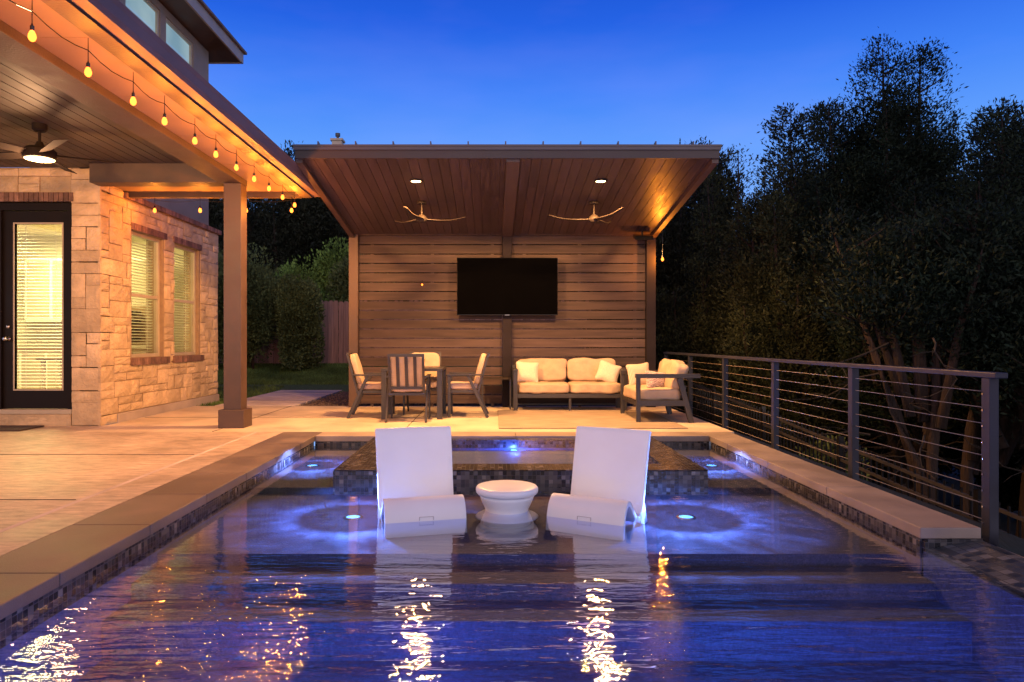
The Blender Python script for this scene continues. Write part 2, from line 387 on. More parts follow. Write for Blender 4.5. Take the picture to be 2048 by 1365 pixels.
def finish(name, me, mat, parent, bevel=0, smooth=False):
    me.materials.append(M[mat] if isinstance(mat, str) else mat)
    o = bpy.data.objects.new(name, me); col.objects.link(o); o.parent = parent
    if smooth: me.polygons.foreach_set('use_smooth', [True] * len(me.polygons))
    if bevel:
        b = o.modifiers.new('bevel', 'BEVEL'); b.width = bevel; b.segments = 2; b.limit_method = 'ANGLE'; b.angle_limit = R(35)
    return o
def copy_tree(o, parent=None):
    c = o.copy(); col.objects.link(c); c.parent = parent
    OFF[c.name] = Vector(o.location)
    for ch in list(o.children): copy_tree(ch, c)
    return c
def struct(name, mb, mat, kind='structure', **k):
    o = mb.build(name, mat, **k); o['kind'] = kind; return o
def B(*a): return MB().box(*a)

WZ = -.12        # water level
XL, XR = -2.17, 2.68
YN, YF = .6, 8.6
# ================================================================== GROUND
# patio sheets round the pool
p = MB()
for (x0, x1, y0, y1) in [(-5.35, -2.67, 9.0, 12.6), (-2.67, 3.12, 9.0, 12.6)]:
    p.box(x0, x1, y0, y1, -.12, 0)
struct('patio', p, 'patio')
p = MB(); p.box(-12, -3.04, -2, 9.0, -.12, 0); p.box(-12, -5.35, 9.0, 9.75, -.12, 0); struct('side_patio', p, 'patio_left')
struct('patio_border', MB().box(-3.0, -2.675, -2, 9.0, -.12, 0), 'patio_left')
struct('deck_drain', MB().box(-3.04, -3.0, -2, 9.0, -.12, .001), 'slab')
struct('pool_end_deck', MB().box(-3.04, 3.1, -2, .55, -.121, -.001), 'patio')
jt = MB()
for y in (3.0, 5.15, 7.2): jt.box(-5.9, -3.06, y, y + .007, .0005, .004)
for y in (10.7,): jt.box(-5.3, -.15, y, y + .006, .0005, .004)
jt.box(-1.15, -1.142, 9.02, 12.58, .0005, .004); jt.box(1.25, 1.258, 9.02, 12.58, .0005, .004); jt.box(-3.6, -3.592, 9.02, 12.58, .0005, .004)
struct('patio_joint', jt, 'gravel_base')
# wide ground behind: level to the slabs, then lawn rising to the fence
def gz(x, y):
    z = -.03
    if y > 16: z += min(1, (y - 16) / 4) ** 1.5 * .52
    if y > 21: z += (y - 21) * .09
    if x > 3.3:
        z -= min(2.6, (x - 3.3) * .75) + .35
    return z + (.03 * noise.noise(Vector((x * .4, y * .4, 0))) if (y > 17.6 or x > 3.4) else 0)
def sheet(x0, x1, y0, y1, nx, ny, dz=0, f=gz):
    vs = []; fs = []
    for j in range(ny + 1):
        for i in range(nx + 1):
            x = x0 + (x1 - x0) * i / nx; y = y0 + (y1 - y0) * j / ny; vs.append((x, y, f(x, y) + dz))
    for j in range(ny):
        for i in range(nx): k = j * (nx + 1) + i; fs.append((k, k + 1, k + nx + 2, k + nx + 1))
    return MB().add(vs, fs)
struct('lawn', sheet(-12, 3.2, 12.62, 21, 40, 40), 'lawn', smooth=True)
struct('hillside_ground', sheet(3.25, 60, -20, 90, 60, 80, -.01), 'hill', smooth=True)
struct('wooded_ground', sheet(-80, 3.25, 21, 120, 60, 50, -.01), 'hill', smooth=True)
struct('retaining_wall', MB().box(3.07, 3.2, -2, 12.6, -3, -.13), 'plinth')
struct('gravel_bed', MB().box(-3.5, 3.15, 12.62, 17.4, -.1, -.018), 'gravel_base')
# gravel stones (loose, uncountable)
rg = random.Random(3); g = MB()
for i in range(9000):
    x = rg.uniform(-3.5, 1.0 if i % 3 else 3.1); y = 12.62 + 4.7 * rg.random() ** 1.4; s = rg.uniform(.012, .026)
    a = rg.uniform(0, 6.28); vs = [(x + s * math.cos(a + t) * rg.uniform(.7, 1.2), y + s * math.sin(a + t) * rg.uniform(.7, 1.2), -.018) for t in (0, 2.1, 4.2)] + [(x, y, -.018 + s * .9)]
    g.add(vs, [(0, 1, 3), (1, 2, 3), (2, 0, 3)])
struct('gravel', g, 'gravel', 'stuff')
# slab path
for i, (a, b) in enumerate([(12.64, 13.4), (13.48, 14.5), (14.58, 15.52), (15.6, 16.45), (16.53, 17.35)]):
    o = B(-5.0, -3.55, a, b, -.08, .005).build('paving_slab', 'slab', bevel=.006)
    tag(o, ['pale concrete slab touching the patio edge behind the porch post', 'second concrete slab of the path counted from the patio',
            'middle concrete slab of the path between lawn and gravel', 'fourth concrete slab of the path, one before the far lawn',
            'farthest concrete slab of the path, where the big lawn begins'][i], 'paving slab', 'concrete slabs of the garden path')
struct('garden_kerb', MB().box(-9, -5.05, 17.3, 17.4, -.08, .012), 'slab')
# grass blades
def grass(n, fx, seed, hgt):
    rs = np.random.RandomState(seed); P = fx(rs, n)
    vs = np.zeros((n, 3, 3)); a = rs.rand(n) * 6.28; w = .006 + rs.rand(n) * .006; h = hgt * (.5 + rs.rand(n))
    vs[:, 0] = P; vs[:, 0, 0] -= w * np.cos(a); vs[:, 0, 1] -= w * np.sin(a)
    vs[:, 1] = P; vs[:, 1, 0] += w * np.cos(a); vs[:, 1, 1] += w * np.sin(a)
    vs[:, 2] = P + np.stack([rs.randn(n) * .015, rs.randn(n) * .015, h], 1)
    return vs.reshape(-1, 3), [(3 * i, 3 * i + 1, 3 * i + 2) for i in range(n)]
def gf(rs, n):
    k = n // 6
    x = np.concatenate([rs.uniform(-8.2, -5.05, k), rs.uniform(-9, -1.8, n - k)]); y = np.concatenate([rs.uniform(12.7, 17.2, k), rs.uniform(17.42, 20.6, n - k)])
    return np.array([(a, b, gz(a, b)) for a, b in zip(x, y)])
vs, fs = grass(60000, gf, 5, .045)
g = MB(); g.v = [tuple(q) for q in vs]; g.f = fs
struct('grass', g, 'blade', 'stuff')

# ================================================================== POOL
pool = thing('swimming_pool', 'rectangular pool with grey stone coping, mosaic waterline and glowing blue lights', 'swimming pool', (0, 4.6, 0))
# basin: apparent depths
def edge_tile(mb, x0, x1, y0, y1, z0=-.20, z1=-.066): mb.box(x0, x1, y0, y1, z0, z1)
tb = MB(); edge_tile(tb, XL - .2, XL - .012, YN, YF); tb.build('tile_band', 'tile', pool)
tb = MB(); edge_tile(tb, XR + .012, XR + .2, 4.4, YF); tb.build('tile_band', 'tile', pool)
tb = MB(); edge_tile(tb, XL, XR, YF + .012, YF + .2); tb.build('tile_band', 'tile', pool)
MB().box(XL - .012, XR + .02, 6.35, YF + .012, -1, -.16).build('side_shelf', 'plaster', pool)
MB().box(XL - .012, XR + .012, 4.57, 6.35, -1, -.22).build('tanning_ledge', 'plaster', pool)
MB().box(XL - .012, XR + .012, 4.24, 4.57, -1.1, -.30).build('step', 'plaster', pool)
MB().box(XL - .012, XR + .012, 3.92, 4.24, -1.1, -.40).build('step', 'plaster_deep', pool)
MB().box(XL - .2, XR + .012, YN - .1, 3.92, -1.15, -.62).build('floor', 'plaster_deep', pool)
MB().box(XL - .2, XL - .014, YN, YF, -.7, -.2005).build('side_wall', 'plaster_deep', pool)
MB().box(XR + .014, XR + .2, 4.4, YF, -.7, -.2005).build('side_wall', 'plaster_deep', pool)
# infinity edge weir: bevelled tiled wall
w = MB(); y0, y1 = -1, 4.36
MB().box(2.69, 2.79, y0, y1, -1.1, -.14).build('side_wall', 'plaster_deep', pool)
prof = [(2.715, -.6), (2.715, -.125), (3.0, -.075), (3.06, -.075), (3.06, -1.4), (2.9, -1.4)]
vs = [(x, y, z) for y in (y0, y1) for (x, z) in prof]; k = len(prof)
w.add(vs, [tuple(range(k)), tuple(range(2 * k - 1, k - 1, -1))] + [(i, i + k, (i + 1) % k + k, (i + 1) % k) for i in range(k)])
w.build('infinity_edge', 'tile_weir', pool)
MB().box(2.705, 3.065, 4.365, 8.6, -1.4, -.067).build('outer_wall', 'tile', pool)
# coping stones
ys = [-1.95, -1.05, -.15, .75, 1.65, 2.6, 3.52, 4.45, 5.34, 6.2, 7.05, 7.95, 9.0]
for a, b in zip(ys[:-1], ys[1:]):
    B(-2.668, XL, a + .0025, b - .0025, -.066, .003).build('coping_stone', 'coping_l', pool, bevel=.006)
ys = [4.37, 5.6, 6.8, 7.95, 9.0]
for a, b in zip(ys[:-1], ys[1:]):
    B(XR, 3.06, a + .0025, b - .0025, -.066, .003).build('coping_stone', 'coping_r', pool, bevel=.006)
xs = [XL, -1.4, -.55, .3, 1.1, 1.9, XR]
for a, b in zip(xs[:-1], xs[1:]):
    B(a + .0025, b - .0025, YF, 9.0, -.066, .003).build('coping_stone', 'coping_r', pool, bevel=.006)
# lights
def ring_light(x, y, zf, r, e):
    """light turned back by the underside of the water: a point source at its mirror image with nothing inside the critical angle"""
    L = bpy.data.lights.new('reflected_lamp_light', 'POINT'); L.energy = e; L.color = (.16, .30, 1.0); L.shadow_soft_size = .03
    L.use_nodes = True; n = L.node_tree; em = n.nodes['Emission']
    t = N(n, 'ShaderNodeTexCoord'); s = N(n, 'ShaderNodeSeparateXYZ'); n.links.new(t.outputs['Normal'], s.inputs[0])
    ng = N(n, 'ShaderNodeMath', operation='MULTIPLY'); ng.inputs[1].default_value = -1; n.links.new(s.outputs['Z'], ng.inputs[0])
    rp = ramp(n, [(0, 0), (.335, .0), (.375, .7), (.5, .5), (.61, 1), (.645, .8), (.70, .12), (1, .07)]); n.links.new(ng.outputs[0], rp.inputs[0])
    nz = N(n, 'ShaderNodeTexNoise'); nz.inputs['Scale'].default_value = 5.5; nz.inputs['Detail'].default_value = 4; nz.inputs['Distortion'].default_value = 1.2
    n.links.new(t.outputs['Normal'], nz.inputs['Vector'])
    nr = ramp(n, [(.32, .35), (.5, .9), (.66, 1.7)]); n.links.new(nz.outputs['Fac'], nr.inputs[0])
    ml = N(n, 'ShaderNodeMath', operation='MULTIPLY'); n.links.new(rp.outputs[0], ml.inputs[0]); n.links.new(nr.outputs[0], ml.inputs[1])
    n.links.new(ml.outputs[0], em.inputs['Strength'])
    o = bpy.data.objects.new('reflected_lamp_light', L); col.objects.link(o); o.location = (x, y, zf + r / 1.17)
def lamp_obj(name, kind, loc, e, c, size=.05, rot=(0, 0, 0), **kw):
    L = bpy.data.lights.new(name, kind); L.energy = e; L.color = c
    if kind in ('POINT', 'SPOT'): L.shadow_soft_size = size
    for k, v in kw.items(): setattr(L, k, v)
    o = bpy.data.objects.new(name, L); col.objects.link(o); o.location = loc; o.rotation_euler = rot
    return o
BL = (.13, .28, 1.0)
for (x, y, z, r) in [(-1.09, 5.51, -.22, .47), (1.53, 5.51, -.22, .47), (-1.905, 7.45, -.16, .30), (2.34, 7.45, -.16, .30)]:
    pl = MB().lathe([(0, .006), (.05, .006), (.054, .002)], 24, (x, y, z)).build('pool_light', 'lens', pool)
    MB().lathe([(.056, .001), (.058, .009), (.075, .008), (.078, .001)], 24, (x, y, z)).build('trim_ring', 'nickel', pl)
    ring_light(x, y, z, r, 320 if r > .3 else 170)
    lamp_obj('pool_lamp', 'SPOT', (x, y, z + .02), 110, BL, .04, (PI, 0, 0), spot_size=R(150), spot_blend=.6)
lamp_obj('deep_glow_light', 'POINT', (2.45, 2.6, -.36), 34, (.10, .16, 1.0), .1)
lamp_obj('deep_glow_light', 'POINT', (.2, 2.2, -.4), 34, (.10, .22, 1.0), .1)  # this and those below: unseen, added to brighten deep water and step risers
lamp_obj('deep_glow_light', 'POINT', (1.3, 3.1, -.37), 14, (.10, .2, 1.0), .1)
lamp_obj('deep_glow_light', 'POINT', (-.3, 3.4, -.37), 10, (.10, .2, 1.0), .1)
lamp_obj('deep_glow_light', 'POINT', (-1.4, 3.2, -.38), 14, (.10, .24, 1.0), .1)

# spa
spa = thing('spa', 'raised spa with dark mosaic rim set in the far end of the pool', 'spa', (.26, 7.4, 0))
SX0, SX1, SY0 = -1.432, 1.957, 6.35
MB().box(SX0, SX1, SY0, SY0 + .33, -.5, -.0003).build('front_wall', 'tile_wet', spa)
MB().box(SX0 - .004, SX1 + .004, SY0 - .004, SY0 - .0005, -.5, -.012).build('tile_face', 'tile', spa)
MB().box(SX0, SX0 + .34, SY0 + .33, YF - .002, -.5, -.0005).build('side_wall', 'tile_wet', spa)
MB().box(SX1 - .34, SX1, SY0 + .33, YF - .002, -.5, -.0005).build('side_wall', 'tile_wet', spa)
MB().box(SX0 + .34, SX1 - .34, YF - .1, YF - .003, -.13, -.03).build('back_wall', 'tile', spa)
MB().box(SX0 + .34, SX1 - .34, YF - .1, YF - .003, -.7, -.1305).build('back_wall', 'plaster_deep', spa)
MB().box(SX0 + .34, SX1 - .34, SY0 + .33, YF - .1, -.8, -.5).build('floor', 'plaster_deep', spa)
MB().box(SX0 + .34, SX1 - .34, YF - .55, YF - .1, -.5, -.3).build('bench', 'plaster_deep', spa)
lathe = MB().lathe([(0, .012), (.045, .012), (.05, .0)], 20)
lathe.v = [(v[0] + .27, YF - .1 - v[2], v[1] - .19) for v in lathe.v]
lathe.build('pool_light', 'lens', spa)
lamp_obj('spa_lamp', 'POINT', (.27, YF - .28, -.18), 130, (.1, .2, 1.0), .04)
lamp_obj('spa_lamp', 'POINT', (.27, 7.3, -.2), 130, (.08, .14, 1.0), .08)

M['water'] = water_mat('water', (.80, .86, .97), 1.75, .07, 2.3, 5.0)
M['water_spa'] = water_mat('water_spa', (.7, .82, 1.0), .6, .6, 3, 5, .5)
w = MB()
w.quad((XL - .012, YN, WZ), (2.725, YN, WZ), (2.725, 4.365, WZ), (XL - .012, 4.365, WZ))
w.quad((XL - .012, 4.365, WZ), (XR + .012, 4.365, WZ), (XR + .012, SY0, WZ), (XL - .012, SY0, WZ))
w.quad((XL - .012, SY0, WZ), (SX0, SY0, WZ), (SX0, YF + .012, WZ), (XL - .012, YF + .012, WZ))
w.quad((SX1, SY0, WZ), (XR + .012, SY0, WZ), (XR + .012, YF + .012, WZ), (SX1, YF + .012, WZ))
struct('pool_water', w, 'water')
struct('spa_water', MB().quad((SX0 + .34, SY0 + .33, -.008), (SX1 - .34, SY0 + .33, -.008), (SX1 - .34, YF - .1, -.008), (SX0 + .34, YF - .1, -.008)), 'water_spa')

# ------------------------------------------------------------------ loungers + table in the water
def spline(pts, n):
    out = []
    P = [Vector((*pts[0], 0))] + [Vector((*q, 0)) for q in pts] + [Vector((*pts[-1], 0))]
    for i in range(1, len(P) - 2):
        for k in range(n):
            t = k / n; a, b, c, d = P[i - 1], P[i], P[i + 1], P[i + 2]
            out.append(.5 * ((2 * b) + (-a + c) * t + (2 * a - 5 * b + 4 * c - d) * t * t + (-a + 3 * b - 3 * c + d) * t ** 3))
    out.append(P[-2]); return [(q.x, q.y) for q in out]
def lounger(label, loc, rz):
    t = thing('pool_lounger', label, 'pool lounger', loc, rz, 'white loungers standing in the shallow pool ledge')
    pr = spline([(0, .0), (.015, .10), (.05, .19), (.11, .245), (.18, .235), (.26, .16), (.33, .10), (.40, .085), (.455, .14), (.49, .24), (.54, .40), (.585, .54), (.625, .66), (.65, .70)], 6)
    hw = .295; th = .038; nx = 12; vs = []; fs = []
    m = len(pr)
    for side in (0, 1):
        for i, (y, z) in enumerate(pr):
            a = pr[max(i - 1, 0)]; b = pr[min(i + 1, m - 1)]
            d = Vector((b[0] - a[0], b[1] - a[1])).normalized(); nn = Vector((-d.y, d.x))
            up = max(0, (z - .2) / .5) if y > .42 else 0
            for j in range(nx + 1):
                u = j / nx * 2 - 1
                wx = hw * (1 + .03 * up) * u
                bow = .018 * up * (u * u)
                yy = y - side * nn.x * th * -1 * -1; zz = z - side * nn.y * th
                vs.append((wx, yy - bow, max(0, zz) if not (side and i == 0) else 0))
    row = nx + 1; S = m * row
    for i in range(m - 1):
        for j in range(nx):
            k = i * row + j
            fs.append((k, k + 1, k + row + 1, k + row)); fs.append((S + k, S + k + row, S + k + row + 1, S + k + 1))
        fs.append((i * row, (i + 1) * row, S + (i + 1) * row, S + i * row))
        fs.append((i * row + nx, S + i * row + nx, S + (i + 1) * row + nx, (i + 1) * row + nx))
    for j in range(nx):
        fs.append((j, S + j, S + j + 1, j + 1)); k = (m - 1) * row + j; fs.append((k, k + 1, S + k + 1, S + k))
    mb = MB().add(vs, fs)
    o = mb.build('shell', 'resin', t, local=True, smooth=True)
    b = o.modifiers.new('bevel', 'BEVEL'); b.width = .006; b.segments = 2; b.limit_method = 'ANGLE'; b.angle_limit = R(50)
    # moulded side skirts that carry the seat
    for s in (-1, 1):
        sk = MB(); x = s * (hw - .012)
        prf = [(.40, .085), (.47, .14), (.53, .16), (.56, .08), (.60, 0), (.52, 0), (.44, .02)]
        for dx in (-.006, .006): pass
        v = [(x + dx, a, c) for dx in (-.008, .008) for a, c in prf]; k = len(prf)
        sk.add(v, [tuple(range(k)), tuple(range(2 * k - 1, k - 1, -1))] + [(i, i + k, (i + 1) % k + k, (i + 1) % k) for i in range(k)])
        sk.build('rear_foot', 'resin', t, local=True, bevel=.003)
    h = MB()   # moulded grip mark on the foot
    h.box(-.05, .05, .0175, .0205, .128, .1305); h.box(-.052, -.0495, .013, .0195, .105, .1305); h.box(.0495, .052, .013, .0195, .105, .1305)
    h.build('grip', 'grip', t, local=True)
    return t
lounger('white moulded lounger in the water left of the round table', (-.462, 5.0, -.22), R(15))
lounger('white moulded lounger in the water right of the round table', (.655, 5.0, -.22), R(-29))
t = thing('pool_side_table', 'round white table with waisted body between the two loungers', 'side table', (.118, 5.36, -.22))
MB().lathe([(.0, .285), (.21, .285), (.228, .281), (.237, .27), (.239, .255), (.236, .238), (.226, .226), (.205, .221)], 48).build('table_top', 'resin', t, local=True, smooth=True)
MB().lathe([(.212, .223), (.202, .19), (.180, .14), (.164, .105), (.166, .094), (.195, .078), (.232, .060), (.243, .050), (.232, .047), (.18, .04), (.18, .0)], 48).build('base', 'resin', t, local=True, smooth=True)

# ================================================================== CABLE RAILING
rail = thing('cable_railing', 'dark metal railing with steel cables along the right side of the pool', 'railing', (3.18, 4.46, 0))
py = [4.465, 6.15, 7.85, 9.53, 11.2, 12.75]
for i, y in enumerate(py):
    pst = MB().box(3.15, 3.21, y - .038, y + .038, -.3 if i < 4 else -.12, .935).build('post', 'post_blue', rail, bevel=.004)
    if i == 0:
        for k in range(10): MB().tube([(3.143, y + .02, .83 - k * .103), (3.215, y + .02, .83 - k * .103)], .008, 8).build('bolt', 'nickel', pst)
MB().box(3.14, 3.22, 4.36, 12.8, .936, .972).build('top_rail', 'post_blue', rail, bevel=.006)
c = MB()
for k in range(9): c.tube([(3.18, 4.44, .845 - k * .1035), (3.18, 8, .842 - k * .1035), (3.18, 12.78, .845 - k * .1035)], .0028, 6)
c.build('cable', 'cable', rail, smooth=True)

# black picket fence lower down the slope
ff = thing('picket_fence', 'black metal picket fence on the dark slope beyond the cable railing', 'fence', (4.2, 9, -1))
pk = MB()
def ftop(y): return .27 + (y - 14.5) * .0566
for i in range(96):
    y = 3.6 + i * .115; pk.box(4.19, 4.206, y, y + .016, ftop(y) - 1.25, ftop(y) + .06)
pk.build('picket', 'black', ff)
fr = MB()
for dz in (0, -.18, -1.1): fr.bar((4.198, 3.5, ftop(3.5) + dz), (4.198, 14.7, ftop(14.7) + dz), .03, .03)
fr.build('fence_rail', 'metal_dark', ff)
for y in (3.6, 6.0, 8.4, 10.8, 13.2): MB().box(4.17, 4.23, y, y + .06, ftop(y) - 1.5, ftop(y) + .1).build('post', 'black', ff)

# ================================================================== PAVILION
pav = thing('pavilion', 'brown cantilevered pavilion with sloping plank ceiling and horizontal slat wall', 'pavilion', (.2, 12.45, 0))
PX0, PX1, PYW, PYF = -2.50, 2.90, 12.45, 8.9
def cz(y): return 3.04 + (PYW - y) * .132      # underside of the ceiling
for x0, x1 in ((-2.52, -2.36), (.195, .355), (2.74, 2.90)):
    MB().box(x0, x1, PYW - .10, PYW + .08, -.05, cz(PYW) + .02).build('post', 'brown_paint' if x0 < 0 else 'post_dark', pav, bevel=.005)
for (x0, x1) in ((-2.355, .19), (.36, 2.735)):
    s = MB(); z = .06; k = 0
    while z < 2.98:
        h = .1505
        ang = rnd.uniform(-.002, .002)
        s.box(x0 + rnd.uniform(0, .004), x1 - rnd.uniform(0, .004), PYW + ang, PYW + .025 + ang, z, z + h); z += .1665
    s.build('slat_wall', 'slat', pav)
    fr = MB(); n = 3
    for i in range(n): xx = x0 + .2 + (x1 - x0 - .4) * i / (n - 1); fr.box(xx, xx + .05, PYW + .03, PYW + .08, 0, 3.0)
    fr.build('batten', 'dark_beam', pav)
MB().box(-2.35, 2.73, PYW - .08, PYW + .07, 3.045, 3.05 + .10).build('header', 'brown_paint', pav)
MB().box(.36, 1.2, PYW - .005, PYW - .002, .0, .01)
# ceiling planks
s = MB(); x = PX0 + .09
while x < PX1 - .09:
    w_ = min(.127, PX1 - .09 - x)
    cuts = [PYF + .04, rnd.uniform(10, 11.6), PYW + .02]
    for a, b in zip(cuts[:-1], cuts[1:]):
        a2 = a + .002
        s.add([(x, a2, cz(a2)), (x + w_, a2, cz(a2)), (x + w_, b, cz(b)), (x, b, cz(b)), (x, a2, cz(a2) + .018), (x + w_, a2, cz(a2) + .018), (x + w_, b, cz(b) + .018), (x, b, cz(b) + .018)],
              [(0, 3, 2, 1), (4, 5, 6, 7), (0, 1, 5, 4), (1, 2, 6, 5), (2, 3, 7, 6), (3, 0, 4, 7)])
    x += .133
s.build('ceiling', 'plank_pav', pav)
def slope_slab(x0, x1, y0, y1, d0, d1):
    return MB().add([(x, y, cz(y) + d) for x in (x0, x1) for y in (y0, y1) for d in (d0, d1)],
                    [(0, 1, 3, 2), (4, 6, 7, 5), (0, 4, 5, 1), (2, 3, 7, 6), (0, 2, 6, 4), (1, 5, 7, 3)])
rf = slope_slab(PX0 - .02, PX1 + .02, PYF - .03, PYW + .5, .125, .15).build('roof', 'roof_metal', pav)
sm = MB(); x = PX0 + .3
while x < PX1:
    y0, y1 = PYF - .03, PYW + .5
    sm.add([(xx, y, cz(y) + d) for xx in (x - .008, x + .008) for y in (y0, y1) for d in (.151, .19)],
           [(0, 1, 3, 2), (4, 6, 7, 5), (0, 4, 5, 1), (2, 3, 7, 6), (0, 2, 6, 4), (1, 5, 7, 3)]); x += .476
sm.build('standing_seam', 'roof_metal', rf)
slope_slab(PX0 + .05, PX1 - .05, PYF + .04, PYW + .45, .022, .12).build('roof_deck', 'dark_beam', pav)
zf = cz(PYF)
MB().box(PX0, PX1, PYF, PYF + .038, zf - .015, zf + .145).build('fascia', 'fascia_dark', pav, bevel=.003)
MB().box(PX0 - .015, PX1 + .015, PYF - .022, PYF - .001, zf + .09, zf + .155).build('drip_edge', 'roof_metal', pav)
slope_slab(PX0, PX0 + .085, PYF + .04, PYW + .45, -.06, .124).build('side_beam', 'brown_paint', pav)
slope_slab(PX1 - .085, PX1, PYF + .04, PYW + .45, -.06, .124).build('side_beam', 'brown_paint', pav)
slope_slab(.19, .36, PYF + .04, PYW - .1, -.045, -.001).build('centre_beam', 'dark_beam', pav)
for x in (-1.05, 1.52):
    y = 9.74; z = cz(y)
    dl = MB().lathe([(.0, -.006), (.068, -.006), (.069, .0)], 24, (x, y, z - .002)).build('downlight', 'can', pav)
    MB().lathe([(.070, -.001), (.073, -.010), (.093, -.008), (.095, .0)], 24, (x, y, z)).build('trim_ring', 'fan_white', dl)
    lamp_obj('downlight_lamp', 'SPOT', (x, y, z - .05), 1050, (1.0, .47, .155), .11, (0, 0, 0), spot_size=R(172), spot_blend=.2)

# ceiling fans in the pavilion
def fan_pav(x, y, rot, label):
    z = cz(y)
    t = thing('ceiling_fan', label, 'ceiling fan', (x, y, 3.03), rot, 'three bladed fans under the pavilion ceiling')
    MB().lathe([(0, .03), (.055, .03), (.075, 0), (.075, -.012), (0, -.012)][::-1], 20, (0, 0, z - 3.03 - .02)).build('canopy', 'fan_white', t, local=True, smooth=False)
    MB().tube([(0, 0, .04), (0, 0, z - 3.05)], .013, 10).build('downrod', 'fan_white', t, local=True)
    MB().lathe([(0, -.065), (.05, -.06), (.085, -.03), (.09, 0), (.06, .035), (.03, .06), (0, .062)], 24).build('motor', 'fan_white', t, local=True, smooth=True)
    for k in range(3):
        a = 2 * PI * k / 3 + .12; bl = MB(); ca, sa = math.cos(a), math.sin(a); n = 14; vs = []
        for i in range(n + 1):
            u = i / n; r = .04 + .64 * u; wd = .055 + .035 * math.sin(min(1, u * 1.6) * PI) - .03 * u; zz = -.02 + .065 * u ** 2 - .022 * math.sin(u * PI)
            if u > .93: wd *= .6
            for sgn, dz in ((-1, .012), (1, -.012)):
                for th in (0, -.01): vs.append((r * ca - sgn * wd * sa, r * sa + sgn * wd * ca, zz + dz * sgn * -1 + th))
        fs = []
        for i in range(n):
            k0 = i * 4; k1 = k0 + 4
            fs += [(k0, k0 + 2, k1 + 2, k1), (k0 + 1, k1 + 1, k1 + 3, k0 + 3), (k0, k1, k1 + 1, k0 + 1), (k0 + 2, k0 + 3, k1 + 3, k1 + 2)]
        fs += [(0, 1, 3, 2), (n * 4, n * 4 + 2, n * 4 + 3, n * 4 + 1)]
        bl.add(vs, fs).build('blade', 'fan_white', t, local=True, smooth=False)
    return t
fan_pav(-1.06, 10.63, R(8), 'pale fan with curved blades above the dining table')
fan_pav(1.555, 10.63, R(52), 'pale fan with curved blades above the sofa corner')

# TV
tv = thing('television', 'large flat black television mounted on the slat wall', 'television', (.277, 12.3, 2.12))
MB().box(-.606, 1.16, 12.26, 12.31, 1.62, 2.63).build('body', 'black', tv, bevel=.006)
MB().box(-.60, 1.154, 12.252, 12.2585, 1.632, 2.622).build('screen', 'screen', tv)
MB().box(.1, .45, 12.311, 12.349, 1.8, 2.45).build('wall_bracket', 'metal_dark', tv)
MB().box(.235, .315, 12.25, 12.2515, 1.6215, 1.628).build('indicator', 'nickel', tv)
# speaker
sp = thing('outdoor_speaker', 'small dark wedge speaker under the right end of the pavilion ceiling', 'speaker', (2.62, 12.1, 2.95))
mb = MB().box(-.16, .16, -.10, .08, -.04, .04); mb.v = [(x, y + z * .5, z + .04 * (1 if y > 0 else -.3)) for x, y, z in mb.v]
mb.build('cabinet', 'black', sp, local=True, bevel=.012)
MB().tube([(0, .05, .03), (0, .08, .13)], .015, 8).build('bracket', 'metal_dark', sp, local=True)
MB().tube([(.05, -.06, -.07), (.10, -.03, -.12), (.13, .02, -.07)], .01, 6).build('handle', 'fan_white', sp, local=True)

# ================================================================== DINING SET
def dchair(label, loc, rz, proto=None):
    if proto:
        t = copy_tree(proto); t.location = loc; t.rotation_euler = (0, 0, rz); t['label'] = label; return t
    t = thing('dining_chair', label, 'chair', loc, rz, 'slat backed chairs round the dining table')
    m = 'metal_dark'; W = .27
    f = MB(); f.box(-.25, .25, -.24, -.20, .38, .42); f.box(-.25, .25, .20, .24, .38, .42); f.box(-.27, -.24, -.24, .24, .38, .42); f.box(.24, .27, -.24, .24, .38, .42)
    f.box(-.24, .24, -.02, .02, .385, .405); f.build('seat_frame', m, t, local=True, bevel=.003)
    for s in (-1, 1):
        x = s * .285
        MB().bar((x, .225, 0), (x, .225, .64), .028, .045, (0, 1, 0)).build('leg', m, t, local=True, bevel=.003)
        MB().bar((x, -.36, 0), (x, -.06, .645), .028, .045, (0, 1, 0)).build('leg', m, t, local=True, bevel=.003)
        MB().box(x - .025, x + .025, -.30, .26, .643, .668).build('arm', m, t, local=True, bevel=.004)
    b = MB()
    def bp(z): return -.22 - (z - .40) * .27
    for s in (-1, 1): b.bar((s * .245, bp(.36), .36), (s * .245, bp(.97), .97), .035, .03, (0, 1, 0))
    b.bar((-.262, bp(.965), .965), (.262, bp(.965), .965), .03, .045); b.bar((-.245, bp(.49), .49), (.245, bp(.49), .49), .025, .04)
    for x in (-.125, .0, .125): b.bar((x, bp(.5) , .5), (x, bp(.95), .95), .045, .014, (0, 1, 0))
    b.build('backrest', m, t, local=True, bevel=.003)
    MB().cushion((0, .015, .475), (.50, .50, .105), p=6, n=12, wob=.01, seed=1).build('seat_cushion', 'cushion_pink', t, local=True, smooth=True)
    rot = Matrix.Rotation(R(15), 3, 'X')
    MB().cushion((0, -.245, .735), (.49, .095, .50), rot, p=6, n=12, wob=.01, seed=4).build('back_cushion', 'cushion', t, local=True, smooth=True)
    return t
c0 = dchair('slat backed dining chair seen from behind at the near side of the table', (-1.225, 10.38, 0), 0)
dchair('cushioned dining chair on the far side of the table facing the pool', (-1.10, 11.30, 0), R(180), c0)
dchair('dining chair at the left end of the table beside the pavilion post', (-1.83, 10.87, 0), R(-86), c0)
dchair('dining chair at the right end of the table nearest the sofa', (-.42, 10.96, 0), R(90), c0)
t = thing('dining_table', 'square dark metal dining table in the middle of four chairs', 'dining table', (-1.19, 10.89, 0))
